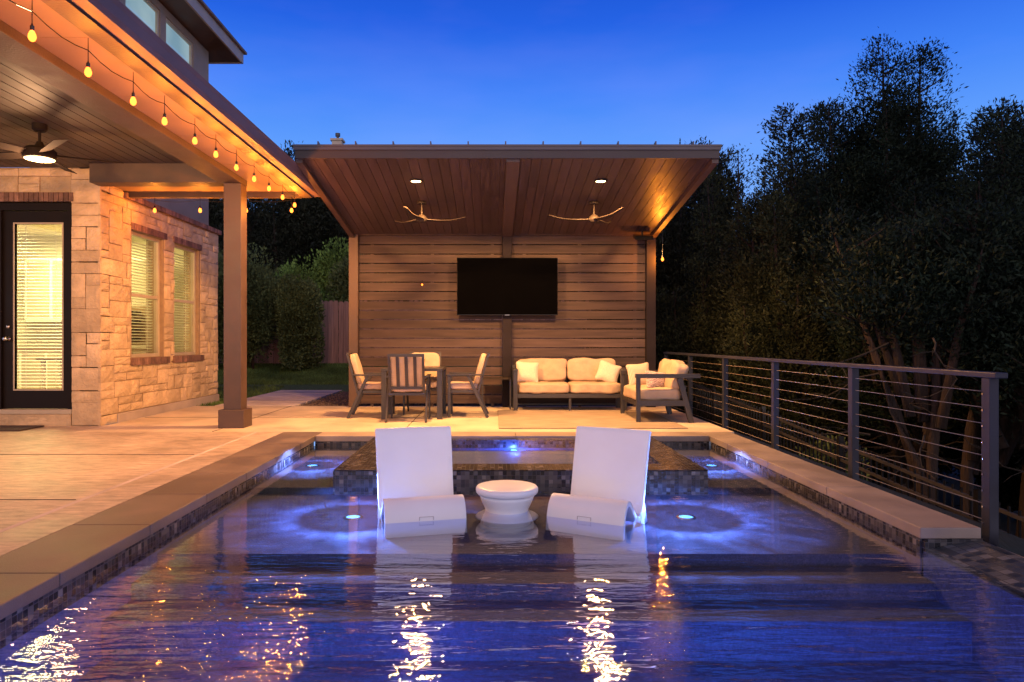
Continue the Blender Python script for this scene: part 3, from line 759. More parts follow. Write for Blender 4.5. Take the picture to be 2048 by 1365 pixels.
tt = MB(); tt.box(-.46, .46, -.46, -.36, .72, .76); tt.box(-.46, .46, .36, .46, .72, .76); tt.box(-.46, -.36, -.36, .36, .72, .76); tt.box(.36, .46, -.36, .36, .72, .76)
for i in range(6): tt.box(-.36 + i * .12 + .004, -.36 + (i + 1) * .12 - .004, -.358, .358, .735, .755)
tt.build('table_top', 'metal_dark', t, local=True, bevel=.003)
for sx in (-1, 1):
    for sy in (-1, 1): MB().box(sx * .415 - .04, sx * .415 + .04, sy * .415 - .04, sy * .415 + .04, 0, .72).build('leg', 'metal_dark', t, local=True, bevel=.003)
# plant on the table
t = thing('table_plant', 'small yellow green succulent in a pot on the dining table', 'potted plant', (-1.13, 11.0, .76))
MB().lathe([(.0, 0), (.05, 0), (.07, .08), (.062, .08), (.055, .07), (0, .07)], 20).build('pot', 'cushion', t, local=True, smooth=True)
pl = MB(); rg = random.Random(9)
for i in range(90):
    a = rg.uniform(0, 6.28); e = rg.uniform(.2, 1.4); L = rg.uniform(.07, .16); d = Vector((math.cos(a) * math.cos(e), math.sin(a) * math.cos(e), math.sin(e))); p0 = Vector((0, 0, .06)); p1 = p0 + d * L
    sd = d.cross(Vector((0, 0, 1))).normalized() * .012
    pl.add([p0, p0 + d * L * .6 + sd, p1, p0 + d * L * .6 - sd], [(0, 1, 2, 3)])
M['succulent'] = leafmat('succulent', (.4, .33, .05), (.22, .2, .04))
pl.build('leaves', 'succulent', t, local=True)
# side table
t = thing('side_table', 'slim dark side table between the dining chairs and the sofa', 'side table', (.09, 12.1, 0))
MB().box(-.26, .25, -.16, .2, .515, .535).build('table_top', 'fan_white', t, local=True, bevel=.003)
for sx in (-.245, .235):
    for sy in (-.145, .185): MB().box(sx - .012, sx + .012, sy - .012, sy + .012, 0, .515).build('leg', 'metal_dark', t, local=True)

# ================================================================== SOFA
t = thing('sofa', 'two seat outdoor sofa with sand cushions against the slat wall', 'sofa', (1.31, 12.0, 0))
m = 'metal_dark'
fr = MB(); fr.box(-.88, .88, -.34, -.29, .22, .29); fr.box(-.88, .88, .28, .33, .22, .29); fr.box(-.88, -.83, -.29, .28, .22, .29); fr.box(.83, .88, -.29, .28, .22, .29); fr.box(-.02, .02, -.29, .28, .24, .28)
fr.box(-.83, .83, -.29, .28, .27, .285); fr.box(-.02, .02, -.33, -.29, .0, .22); fr.box(-.86, .86, .24, .27, .05, .08)
fr.build('seat_frame', m, t, local=True, bevel=.003)
for s in (-1, 1):
    a = MB(); x = s * .91
    a.box(x - .035, x + .035, -.35, -.28, 0, .665); a.box(x - .035, x + .035, .26, .33, 0, .75); a.box(x - .04, x + .04, -.36, .34, .665, .70)
    if s > 0: a.box(x - .012, x + .012, -.28, .26, .42, .665)
    a.build('arm', m, t, local=True, bevel=.004)
b = MB(); b.box(-.9, .9, .29, .33, .62, .66); b.box(-.9, .9, .29, .33, .30, .33)
for i in range(9): b.box(-.8 + i * .2 - .02, -.8 + i * .2 + .02, .295, .32, .33, .62)
b.build('backrest', m, t, local=True)
for i, s in enumerate((-1, 1)):
    sc_ = MB().cushion((s * .436, -.04, .38), (.865, .64, .185), p=7, n=18, wob=.016, seed=3 + i).build('seat_cushion', 'cushion', t, local=True, smooth=True)
    for of in (-.055, .06): MB().piping((s * .436, -.04, .38), (.872, .647, .185), None, 7, 2, of, .005).build('piping', 'cushion', sc_, smooth=True)
    bc_ = MB().cushion((s * .43, .19, .665), (.85, .17, .40), Matrix.Rotation(R(-13), 3, 'X'), p=6.5, n=18, wob=.022, seed=8 + i).build('back_cushion', 'cushion', t, local=True, smooth=True)
    MB().piping((s * .43, .19, .665), (.85, .17, .40), Matrix.Rotation(R(-13), 3, 'X'), 6.5, 1, -.055, .005).build('piping', 'cushion', bc_, smooth=True)
def pillow(label, loc, w, h, th, rot, mat, seed, group='scatter pillows on the outdoor seats'):
    mb = MB().cushion((0, 0, 0), (w, th, h), None, p=9, n=16, wob=.012, seed=seed, pinch=.10)
    o = mb.build('throw_pillow', mat, smooth=True); o.location = loc; o.rotation_euler = rot
    tag(o, label, 'pillow', group)
pillow('cream pillow leaning in the left corner of the sofa', (.61, 11.93, .64), .41, .38, .16, (R(-18), R(4), R(6)), 'pil_plain', 1)
pillow('cream pillow leaning in the right corner of the sofa', (1.99, 11.93, .63), .40, .37, .16, (R(-18), R(18), R(-8)), 'pil_plain', 2)
# wide armchair facing left
t = thing('armchair', 'wide sand cushioned armchair with dark frame turned side on beside the railing', 'armchair', (2.46, 10.62, 0))
for s in (-1, 1):
    y = s * .60; a = MB()
    a.box(-.39, -.33, y - .03, y + .03, 0, .64); a.box(-.40, .52, y - .045, y + .045, .64, .70)
    a.bar((.23, y, .64), (.40, y, .0), .06, .075, (1, 0, 0))
    a.box(-.34, .30, y - .028, y + .028, .24, .32)
    a.build('arm', m, t, local=True, bevel=.005)
fr = MB(); fr.box(-.37, -.32, -.57, .57, .235, .30); fr.box(.25, .30, -.57, .57, .24, .31); fr.box(-.32, .25, -.57, .57, .27, .29)
fr.build('seat_frame', m, t, local=True, bevel=.004)
b = MB()
for z in (.36, .50, .64): b.bar((.27 + (z - .3) * .25, -.57, z), (.27 + (z - .3) * .25, .57, z), .03, .05)
b.build('backrest', m, t, local=True)
MB().cushion((-.04, 0, .39), (.70, 1.12, .19), p=7, n=18, wob=.016, seed=21).build('seat_cushion', 'cushion', t, local=True, smooth=True)
MB().cushion((.25, -.02, .65), (.22, 1.08, .46), Matrix.Rotation(R(16), 3, 'Y'), p=5, n=18, wob=.03, seed=25).build('back_cushion', 'cushion', t, local=True, smooth=True)
pillow('striped cream pillow standing at the far side of the armchair', (2.32, 11.0, .63), .42, .40, .15, (R(-12), R(-5), R(18)), 'pil_stripe', 3)
pillow('small patterned pillow at the near side of the armchair', (2.45, 10.42, .58), .40, .30, .15, (R(-14), R(5), R(28)), 'pil_chev', 4)
o = MB().box(.10, 2.62, 9.32, 11.75, .004, .012).build('outdoor_rug', 'rug'); tag(o, 'thin beige woven rug under the sofa and armchair', 'rug')

# ================================================================== HOUSE
house = thing('house', 'two storey house with stone walls, lit windows and a deep covered porch', 'house', (-6.5, 9.7, 0))
HX = -5.38; HY = 9.63
def stones(mb, u0, u1, v0, v1, holes, place, seed, cw=.12, ch=.115, depth=.05):
    """random ashlar: fill a cell grid with 2-4 x 1-2 blocks; place(u,v,d) maps to world"""
    rg = random.Random(seed); nu = max(1, round((u1 - u0) / cw)); nv = max(1, round((v1 - v0) / ch)); cw = (u1 - u0) / nu; ch = (v1 - v0) / nv
    used = [[False] * nu for _ in range(nv)]
    for j in range(nv):
        for i in range(nu):
            cu, cv = u0 + (i + .5) * cw, v0 + (j + .5) * ch
            for h in holes:
                if h[0] < cu < h[1] and h[2] < cv < h[3]: used[j][i] = True
    for j in range(nv):
        for i in range(nu):
            if used[j][i]: continue
            w = rg.choice((2, 3, 3, 4)); h = rg.choice((1, 1, 2, 2))
            a = 0
            while a < w and i + a < nu and not used[j][i + a]: a += 1
            w = a
            if i + w == nu - 1 and not used[j][i + w]: w += 1
            hh = 1
            while hh < h and j + hh < nv and not any(used[j + hh][i + q] for q in range(w)): hh += 1
            h = hh
            for q in range(h):
                for k in range(w): used[j + q][i + k] = True
            g_ = .005; a0, a1, b0, b1 = u0 + i * cw + g_, u0 + (i + w) * cw - g_, v0 + j * ch + g_, v0 + (j + h) * ch - g_
            d0 = rg.uniform(.0, .014); n = 4
            vs = []; fs = []
            jit = [(rg.uniform(-.006, .006), rg.uniform(-.005, .005)) for _ in range(4)]
            for jj in range(n + 1):
                for ii in range(n + 1):
                    u = ii / n; v = jj / n; e = min(u, 1 - u, v, 1 - v)
                    ed = (0 if e == 0 else .011) + (.006 if e > .3 else 0)
                    du = jit[0][0] * (1 - u) + jit[1][0] * u; dv = jit[2][1] * (1 - v) + jit[3][1] * v
                    dd = d0 + ed + (rg.uniform(-.005, .005) if e > 0 else rg.uniform(-.003, .002))
                    vs.append(place(a0 + (a1 - a0) * u + du, b0 + (b1 - b0) * v + dv, dd))
            for jj in range(n):
                for ii in range(n): k = jj * (n + 1) + ii; fs.append((k, k + 1, k + n + 2, k + n + 1))
            ring = [ii for ii in range(n + 1)] + [jj * (n + 1) + n for jj in range(1, n + 1)] + [n * (n + 1) + ii for ii in range(n - 1, -1, -1)] + [jj * (n + 1) for jj in range(n - 1, 0, -1)]
            base = len(vs)
            for r_ in ring:
                ii, jj = r_ % (n + 1), r_ // (n + 1); vs.append(place(a0 + (a1 - a0) * ii / n, b0 + (b1 - b0) * jj / n, -.02))
            m_ = len(ring)
            for q in range(m_): fs.append((ring[q], base + q, base + (q + 1) % m_, ring[(q + 1) % m_]))
            mb.add(vs, fs)
# front wall: door opening x -6.92..-5.78 ; z .12..3.08
DX0, DX1 = -6.95, -5.79; WTOP = 3.56
# mortar body
b = MB(); b.box(DX1 + .01, HX - .02, HY + .02, HY + .3, 0, WTOP); b.box(-9.5, DX0 - .01, HY + .02, HY + .3, 0, WTOP); b.box(DX0 - .02, DX1 + .02, HY + .02, HY + .3, 3.09, WTOP)
w1 = b.build('front_wall', 'mortar', house)
s = MB(); pf = lambda u, v, d: (u, HY + .015 - d, v)
stones(s, DX1 + .005, HX, .0, WTOP - .01, [], pf, 5, .10, .165); stones(s, DX0, DX1 + .005, 3.22, WTOP - .01, [], pf, 8, .15, .11); stones(s, -9.0, DX0, 0, WTOP - .01, [], pf, 9)
s.build('stonework', 'stone', w1)
br = MB(); x = DX0 - .02
while x < DX1 + .02: br.box(x + .004, x + .062, HY - .012, HY + .1, 3.09, 3.212); x += .068
br.build('brick_lintel', 'brick', w1)
# side wall with two windows
WY = [(10.50, 11.52), (11.88, 12.92)]; WZ0, WZ1 = .92, 2.84; HYE = 13.8
b = MB(); yy = [HY + .02] + [q for w_ in WY for q in w_] + [HYE - .02]
for k in range(0, 6, 2): b.box(HX - .3, HX - .02, yy[k], yy[k + 1], 0, 3.27)
for (a, c) in WY: b.box(HX - .3, HX - .02, a, c, 0, WZ0); b.box(HX - .3, HX - .02, a, c, WZ1, 3.27)
w2 = b.build('side_wall', 'mortar', house)
s = MB(); ps = lambda u, v, d: (HX - .015 + d, u, v)
stones(s, HY, HYE, .13, 3.25, [(a - .02, c + .02, WZ0 - .13, WZ1 + .12) for a, c in WY], ps, 12)
stones(s, HY, HY + .62, 3.26, 3.56, [], ps, 14)
stones(s, HY, HY + .45, 0, .13, [], ps, 15, .11, .13)
s.build('stonework', 'stone', w2)
br = MB(); y = HY + .62
while y < HYE + .03: br.box(HX - .2, HX + .035, y + .003, y + .06, 3.27, 3.35); y += .066
br.build('brick_cap', 'brick', w2)
for (a, c) in WY:
    br = MB(); y = a - .04
    while y < c + .04: br.box(HX - .05, HX + .012, y + .003, y + .062, WZ1 + .004, WZ1 + .105); y += .067
    br.build('brick_lintel', 'brick', w2)
    br = MB(); y = a - .06
    while y < c + .06: br.box(HX - .1, HX + .04, y + .003, y + .062, WZ0 - .115, WZ0 - .006); y += .067
    br.build('brick_sill', 'brick', w2)
MB().box(HX - .3, HX - .022, HY + .02, HY + .6, 3.27, 3.56).build('wall_top', 'mortar', house)
MB().box(HX - .25, HX + .012, HY + .45, HYE + .01, -.05, .125).build('plinth', 'plinth', house, bevel=.01)
MB().box(-9.5, HX - .01, HYE - .2, HYE - .02, 0, 3.26).build('end_wall', 'stucco', house)
for k, (a, c) in enumerate(WY):
    x = HX - .10
    f = MB(); f.box(x - .05, x + .02, a, a + .05, WZ0, WZ1); f.box(x - .05, x + .02, c - .05, c, WZ0, WZ1); f.box(x - .05, x + .02, a + .05, c - .05, WZ0, WZ0 + .05); f.box(x - .05, x + .02, a + .05, c - .05, WZ1 - .05, WZ1)
    mid = WZ0 + .93; f.box(x - .045, x + .012, a + .05, c - .05, mid, mid + .05)
    wn = f.build('window', 'vinyl', house, bevel=.003)
    MB().box(x - .022, x - .018, a + .05, c - .05, WZ0 + .05, mid).build('pane', 'glass', wn)
    MB().box(x - .022, x - .018, a + .05, c - .05, mid + .05, WZ1 - .05).build('pane', 'glass', wn)
    sl = MB(); z = WZ0 + .08
    while z < WZ1 - .1:
        sl.add([(x - .10, a + .06, z - .006), (x - .06, a + .06, z + .006), (x - .06, c - .06, z + .006), (x - .10, c - .06, z - .006)], [(0, 1, 2, 3)]); z += .046
    for yy_ in (a + .2, c - .2): sl.box(x - .082, x - .079, yy_, yy_ + .006, WZ0 + .05, WZ1 - .05)
    sl.build('blind', 'blind', wn)
# door
dr = MB(); y = HY + .12; gx0, gx1, gz0, gz1 = -6.64, -5.98, .50, 2.80
sx0, sx1, sz0, sz1 = -6.80, -5.88, .23, 2.98
for q in ((sx0, gx0, sz0, sz1), (gx1, sx1, sz0, sz1), (gx0, gx1, sz0, gz0), (gx0, gx1, gz1, sz1)): dr.box(q[0], q[1], y, y + .045, q[2], q[3])
door = dr.build('door', 'door', house)
f = MB(); f.box(DX0, sx0 - .005, HY + .08, HY + .25, .16, 3.085); f.box(sx1 + .005, DX1, HY + .08, HY + .25, .16, 3.085); f.box(sx0 - .005, sx1 + .005, HY + .08, HY + .25, sz1 + .005, 3.085)
f.build('door_frame', 'door', house)
f = MB(); 
for q in ((gx0 - .02, gx0, gz0 - .02, gz1 + .02), (gx1, gx1 + .02, gz0 - .02, gz1 + .02), (gx0, gx1, gz0 - .02, gz0), (gx0, gx1, gz1, gz1 + .02)): f.box(q[0], q[1], y - .006, y + .05, q[2], q[3])
f.build('glazing_bead', 'vinyl', door)
MB().box(gx0, gx1, y + .02, y + .024, gz0, gz1).build('pane', 'glass', door)
sl = MB(); z = gz0 + .02
while z < gz1: sl.add([(gx0, y + .035, z + .003), (gx1, y + .035, z + .003), (gx1, y + .065, z + .012), (gx0, y + .065, z + .012)], [(0, 1, 2, 3)]); z += .046
for xx in (gx0 + .12, gx1 - .12): sl.box(xx, xx + .005, y + .048, y + .051, gz0, gz1)
sl.build('blind', 'blind', door)
k = MB(); k.lathe([(0, 0), (.035, 0), (.035, .01), (.014, .02), (.014, .045), (.03, .055), (.034, .075), (.02, .09), (0, .092)], 20)
k.v = [(v[0] - 6.73, y - v[2], v[1] + 1.20) for v in k.v]; k.build('handle', 'nickel', door, smooth=True)
k = MB(); k.lathe([(0, 0), (.03, 0), (.03, .012), (.02, .025), (0, .027)], 20); k.v = [(v[0] - 6.73, y - v[2], v[1] + 1.37) for v in k.v]; k.build('deadbolt', 'nickel', door, smooth=True)
MB().box(DX0, DX1, HY + .02, HY + .25, .165, .225).build('threshold', 'vinyl', house)
s = MB(); stones(s, DX0, DX1, .0, .155, [], pf, 31, .19, .155); s.box(DX0, DX1, HY, HY + .25, .0, .16); s.build('door_step', 'stone', house)
o = MB().box(-7.6, -6.1, 9.05, 9.55, .004, .02).build('door_mat', 'mat'); tag(o, 'dark flat mat on the patio in front of the glazed door', 'door mat')
# interior room
b = MB(); b.box(-9.5, HX - .35, HYE - .3, HYE - .22, 0, 3.2); b.box(-9.6, -9.5, HY + .3, HYE - .3, 0, 3.2); b.box(-9.5, HX - .3, HY + .3, HYE - .3, 3.18, 3.25)
b.build('interior_wall', 'room', house)
MB().box(-9.5, HX - .3, HY + .25, HYE - .3, .1, .16).build('interior_floor', 'room_floor', house)
lamp_obj('room_lamp', 'AREA', (-7.4, 11.6, 3.1), 300, (1.0, .78, .32), shape='RECTANGLE', size=2.6, size_y=2.4)
lamp_obj('room_lamp', 'POINT', (-6.25, 10.6, 2.5), 14, (1.0, .80, .42), .12)
t = thing('kitchen_cabinet', 'white kitchen cabinets inside the room, seen through the door blinds', 'cabinet', (-6.6, 13.0, .16))
cb = MB(); cb.box(-8.6, -6.2, 12.75, 13.19, .17, 1.0); cb.box(-8.6, -6.2, 12.9, 13.19, 1.55, 2.7); cb.build('carcass', 'white', t)
d = MB()
for i in range(5):
    for z0, z1 in ((.25, .95), (1.6, 2.65)): d.box(-8.55 + i * .47, -8.14 + i * .47, 12.735 if z0 < 1 else 12.885, 12.748 if z0 < 1 else 12.898, z0, z1)
d.build('cabinet_door', 'vinyl', t)
MB().box(-8.62, -6.18, 12.7, 13.19, 1.003, 1.04).build('worktop', 'wood_in', t)
t = thing('indoor_table', 'small pale table with legs inside the room behind the door', 'table', (-6.5, 11.2, .16))
MB().box(-7.1, -6.2, 10.9, 11.5, .86, .90).build('table_top', 'wood_in', t)
for xx in (-7.05, -6.27):
    for yy_ in (10.95, 11.43): MB().box(xx, xx + .05, yy_, yy_ + .05, .16, .86).build('leg', 'white', t)
t = thing('indoor_plant', 'leafy green plant in a white pot inside, behind the door glass', 'potted plant', (-6.55, 11.2, .9))
MB().lathe([(0, 0), (.08, 0), (.11, .2), (.1, .2), (0, .18)], 16).build('pot', 'white', t, local=True, smooth=True)
pl = MB(); rg = random.Random(5)
for i in range(130):
    a = rg.uniform(0, 6.28); e = rg.uniform(-.1, 1.4); L = rg.uniform(.12, .38); d = Vector((math.cos(a) * math.cos(e), math.sin(a) * math.cos(e), math.sin(e))); p0 = Vector((0, 0, .2)) + d * L * .5; p1 = Vector((0, 0, .2)) + d * L
    sd = d.cross(Vector((0, 0, 1))).normalized() * .03; pl.add([p0, (p0 + p1) / 2 + sd, p1, (p0 + p1) / 2 - sd], [(0, 1, 2, 3)])
pl.build('leaves', 'ivy', t, local=True)
t = thing('bottle_rack', 'dark bottle rack seen through the second side window', 'bottle rack', (-6.4, 12.6, 1.04))
b = MB()
for i in range(3):
    for j in range(4): b.tube([(-6.65 + i * .12, 12.45, 1.2 + j * .16), (-6.65 + i * .12, 12.75, 1.2 + j * .16)], .04, 8)
b.build('bottle', 'black', t); MB().box(-6.75, -6.3, 12.74, 12.76, 1.1, 1.8).build('frame', 'wood_in', t)
t = thing('pantry_cabinet', 'tall white cabinet inside the room, seen through the first side window', 'cabinet', (-8.2, 11.5, .16))
MB().box(-9.3, -8.9, 10.6, 12.6, .17, 2.5).build('carcass', 'white', t)
d = MB()
for i in range(4): d.box(-8.898, -8.88, 10.65 + i * .48, 11.08 + i * .48, .25, 1.2); d.box(-8.898, -8.88, 10.65 + i * .48, 11.08 + i * .48, 1.3, 2.4)
d.build('cabinet_door', 'vinyl', t)
MB().box(-9.0, -8.86, 10.6, 12.6, 1.22, 1.27).build('shelf', 'wood_in', t)

# porch structure
BX = -3.37; Z0 = 3.30      # beam outer face, beam bottom
MB().box(BX - .30, BX, -2, 9.66, Z0, Z0 + .3).build('porch_beam', 'beam_porch', house, bevel=.004)
MB().box(HX - .02, BX - .303, 9.40, 9.66, Z0 + .002, Z0 + .3).build('porch_beam', 'beam_porch', house)
s = MB(); x = -9.5
while x < BX - .31:
    cut = rnd.uniform(2, 8)
    s.box(x, min(x + .133, BX - .305), -2, cut - .001, 3.555, 3.575); s.box(x, min(x + .133, BX - .305), cut + .001, 9.62, 3.555, 3.575); x += .143
s.build('porch_ceiling', 'plank_porch', house)
MB().box(-9.5, BX - .2, -2, 9.7, 3.58, 3.62).build('ceiling_deck', 'dark_beam', house)
# post
MB().box(-3.61, -3.375, 9.43, 9.66, .0, Z0 - .002).build('porch_post', 'brown_paint', house, bevel=.005)
MB().box(-3.665, -3.32, 9.375, 9.715, 0, .245).build('post_base', 'brown_paint', house, bevel=.008)
# soffit
EX = -2.80; YE = 10.42
sf = MB(); y = -2.2
while y < YE - .12: sf.box(BX + .002, EX - .02, y, min(y + 1.21, YE - .1), Z0 + .075, Z0 + .095); y += 1.215
sf.box(HX - .6, BX - .002, 9.665, YE - .1, Z0 + .075, Z0 + .095)
sf.build('soffit', 'soffit', house)
MB().box(EX - .018, EX + .14, -2.2, YE, Z0 + .0, Z0 + .2).build('fascia', 'beam_porch', house)
MB().box(HX - .6, EX - .02, YE - .1, YE, Z0 - .01, Z0 + .2).build('fascia', 'beam_porch', house)
g = MB(); gp = [(EX + .142, .0), (EX + .25, .0), (EX + .275, .03), (EX + .285, .10), (EX + .30, .135), (EX + .285, .14), (EX + .27, .11), (EX + .255, .035), (EX + .24, .015), (EX + .142, .015)]
vs = [(x, yy_, Z0 + .02 + z) for yy_ in (-2.2, YE + .03) for x, z in gp]; k = len(gp)
g.add(vs, [tuple(range(k)), tuple(range(2 * k - 1, k - 1, -1))] + [(i, i + k, (i + 1) % k + k, (i + 1) % k) for i in range(k)])
g.box(EX + .142, EX + .29, YE + .03, YE + .033, Z0 + .02, Z0 + .16)
g.build('gutter', 'gutter', house)
MB().add([(EX + .15, -2.2, Z0 + .22), (EX + .15, YE, Z0 + .22), (-6.1, YE, Z0 + .75), (-6.1, -2.2, Z0 + .75), (EX + .15, -2.2, Z0 + .24), (EX + .15, YE, Z0 + .24), (-6.1, YE, Z0 + .78), (-6.1, -2.2, Z0 + .78)],
         [(0, 1, 2, 3), (7, 6, 5, 4), (0, 4, 5, 1), (1, 5, 6, 2), (2, 6, 7, 3), (3, 7, 4, 0)]).build('porch_roof', 'roof_metal', house)
# upper storey
UX = -5.9; UY = 14.6; UZ = 7.2
uw = MB(); wins = [(9.35, 10.3), (11.27, 12.47), (12.68, 13.86)]; uz0, uz1 = 6.54, 7.06
ed = [-2] + [q for w_ in wins for q in w_] + [UY]
for k in range(0, 8, 2): uw.box(UX - .2, UX, ed[k], ed[k + 1], 3.3 if k else 3.9, UZ)
for (a, c) in wins: uw.box(UX - .2, UX, a, c, 3.66 if a < 10 else 3.3, uz0); uw.box(UX - .2, UX, a, c, uz1, UZ)
uw.box(-9.5, UX - .2, UY - .2, UY, 3.3, UZ); uw.build('upper_wall', 'stucco', house)
MB().box(-9.5, HX - .35, 13.82, UY - .003, 0, 3.3).build('rear_wall', 'stucco', house)
for (a, c) in wins:
    f = MB(); x = UX - .05
    for q in ((a, a + .06, uz0, uz1), (c - .06, c, uz0, uz1), (a + .06, c - .06, uz0, uz0 + .06), (a + .06, c - .06, uz1 - .06, uz1)): f.box(x - .04, x + .03, *q)
    wn = f.build('window', 'vinyl', house, bevel=.004)
    MB().box(x - .02, x - .012, a + .06, c - .06, uz0 + .06, uz1 - .06).build('pane', 'upper_pane', wn)
MB().box(-9.5, UX + .46, -2, UY + .6, UZ + .02, UZ + .03).build('eave_soffit', 'brown_paint', house)
MB().box(UX + .461, UX + .5, -2, UY + .64, UZ, UZ + .22).build('eave_fascia', 'fascia_up', house)
MB().box(-9.5, UX + .46, UY + .602, UY + .64, UZ, UZ + .22).build('eave_fascia', 'fascia_up', house)
MB().box(-9.5, UX + .56, -2, UY + .70, UZ + .222, UZ + .27).build('upper_roof', 'far_roof', house)

# porch fan
fx, fy = -4.97, 7.7
t = thing('ceiling_fan', 'dark porch fan with lit round lamp hanging from the plank ceiling', 'ceiling fan', (fx, fy, 3.2))
MB().lathe([(0, -.02), (.055, -.02), (.075, 0), (.075, .06), (0, .06)], 20, (0, 0, .295)).build('canopy', 'fan_dark', t, local=True)
MB().tube([(0, 0, .1), (0, 0, .29)], .015, 10).build('downrod', 'fan_dark', t, local=True)
MB().lathe([(.155, -.03), (.165, -.02), (.165, .06), (.13, .09), (.05, .105), (.03, .16), (.0, .16)], 32).build('motor', 'fan_dark', t, local=True)
MB().lathe([(0, -.05), (.10, -.045), (.145, -.034), (.15, -.028)], 32).build('lamp', 'fanlight', t, local=True, smooth=True)
lamp_obj('porch_fan_lamp', 'POINT', (fx, fy, 2.98), 70, (1.0, .52, .25), .12)
lamp_obj('porch_fill', 'SPOT', (-4.6, 3.6, 3.1), 800, (1.0, .45, .17), .15, (R(72), 0, R(6)), spot_size=R(110), spot_blend=.8)  # unseen spot added out of view to warm the stone wall
for k in range(5):
    a = R(28) + 2 * PI * k / 5; ca, sa = math.cos(a), math.sin(a); vs = []
    for r, wd in ((.13, .045), (.3, .06), (.82, .07)):
        for s_ in (-1, 1):
            for th in (0, .008): vs.append((r * ca - s_ * wd * sa, r * sa + s_ * wd * ca, .02 + s_ * .018 + th))
    fs = [(0, 1, 3, 2), (8, 10, 11, 9)]
    for i in (0, 4): fs += [(i, i + 2, i + 6, i + 4), (i + 1, i + 5, i + 7, i + 3), (i, i + 4, i + 5, i + 1), (i + 2, i + 3, i + 7, i + 6)]
    MB().add(vs, fs).build('blade', 'fan_blade', t, local=True)

# ================================================================== STRING LIGHTS
def bulb(parent, x, y, z, e=36):
    lamp_obj('filament_light', 'POINT', (x, y, z - .006), e, (1.0, .31, .03), .015)
    o = MB().lathe([(0, -.038), (.010, -.035), (.019, -.026), (.0235, -.012), (.0225, .003), (.017, .018), (.011, .03)], 12, (x, y, z)).build('bulb', 'bulb', parent, smooth=True)
    MB().lathe([(.0115, .028), (.0125, .032), (.0125, .058), (.006, .066), (.003, .08), (.003, .17), (.002, 3.30 - z)], 10, (x, y, z)).build('socket', 'black', o)
st = thing('string_light', 'string of warm glowing bulbs hanging along the porch eave', 'string light', (-2.84, 7, 3.28))
Yb = [1.4, 2.0, 2.58, 3.16, 3.74, 4.32, 4.92, 5.54, 6.07, 6.69, 7.2, 7.78, 8.36, 8.92, 9.5, 10.08]
wz = lambda y: 3.255
pts = []; xb = -2.835
for i, y in enumerate(Yb):
    z = 3.055 + .08 * (y - 4.3) / 6
    bulb(st, xb, y, z); pts.append((xb, y, z + .15))
    if i < len(Yb) - 1:
        y2 = Yb[i + 1]; z2 = 3.055 + .08 * (y2 - 4.3) / 6
        for q in (.25, .5, .75): pts.append((xb, y + (y2 - y) * q, z + (z2 - z) * q + .15 - .035 * math.sin(q * PI)))
XB2 = [(-2.95, 10.33), (-3.62, 10.33), (-4.30, 10.33), (-4.97, 10.33)]
for i, (x, y) in enumerate(XB2):
    bulb(st, x, y, 3.10); pts.append((x, y, 3.25))
    if i < 3:
        for q in (.3, .5, .7): pts.append((x - .67 * q, y, 3.25 - .03 * math.sin(q * PI)))
MB().tube(pts, .0032, 6).build('wire', 'black', st)
t = thing('string_light', 'single orange bulb hanging on the right pavilion post', 'string light', (2.97, 12.2, 2.6))
bulb(t, 2.98, 12.2, 2.60, 95); MB().tube([(2.98, 12.2, 2.74), (2.985, 12.2, 2.95), (2.95, 12.3, 3.05)], .004, 6).build('wire', 'black', t)
t = thing('string_light', 'tiny orange bulb on the slat wall left of the television', 'string light', (-1.23, 12.4, 2.17))
MB().lathe([(0, -.02), (.012, -.012), (.015, 0), (.008, .014), (0, .016)], 10, (-1.23, 12.41, 2.17)).build('bulb', 'bulb', t, smooth=True)
MB().tube([(-1.23, 12.41, 2.185), (-1.23, 12.43, 2.25)], .004, 6).build('socket', 'black', t)

# ================================================================== BACK FENCE
fn = thing('wood_fence', 'weathered dog eared picket fence behind the lawn', 'fence', (-5, 20.2, .5))
pk = MB(); x = -13.0; rg = random.Random(2)
while x < 4:
    yb = 20.2; z0 = .40 + rg.uniform(-.01, .01); zt = 2.33 + rg.uniform(-.02, .02); w_ = .138; d = rg.uniform(0, .012)
    pk.add([(x, yb - d, z0), (x + w_, yb - d, z0), (x + w_, yb - d, zt - .04), (x + w_ - .03, yb - d, zt), (x + .03, yb - d, zt), (x, yb - d, zt - .04),
            (x, yb - d + .018, z0), (x + w_, yb - d + .018, z0), (x + w_, yb - d + .018, zt - .04), (x + w_ - .03, yb - d + .018, zt), (x + .03, yb - d + .018, zt), (x, yb - d + .018, zt - .04)],
           [(0, 1, 2, 3, 4, 5), (11, 10, 9, 8, 7, 6)] + [(i, i + 6, (i + 1) % 6 + 6, (i + 1) % 6) for i in range(6)])
    x += w_ + rg.choice((.003, .006, .012))
pk.build('picket', 'fence_wood', fn)
r_ = MB()
for z in (.7, 1.4, 2.1): r_.box(-13, 4, 20.225, 20.265, z, z + .09)
r_.build('fence_rail', 'fence_wood', fn)
for x in range(-12, 4, 2): MB().box(x, x + .09, 20.27, 20.36, .4, 2.25).build('post', 'fence_wood', fn)

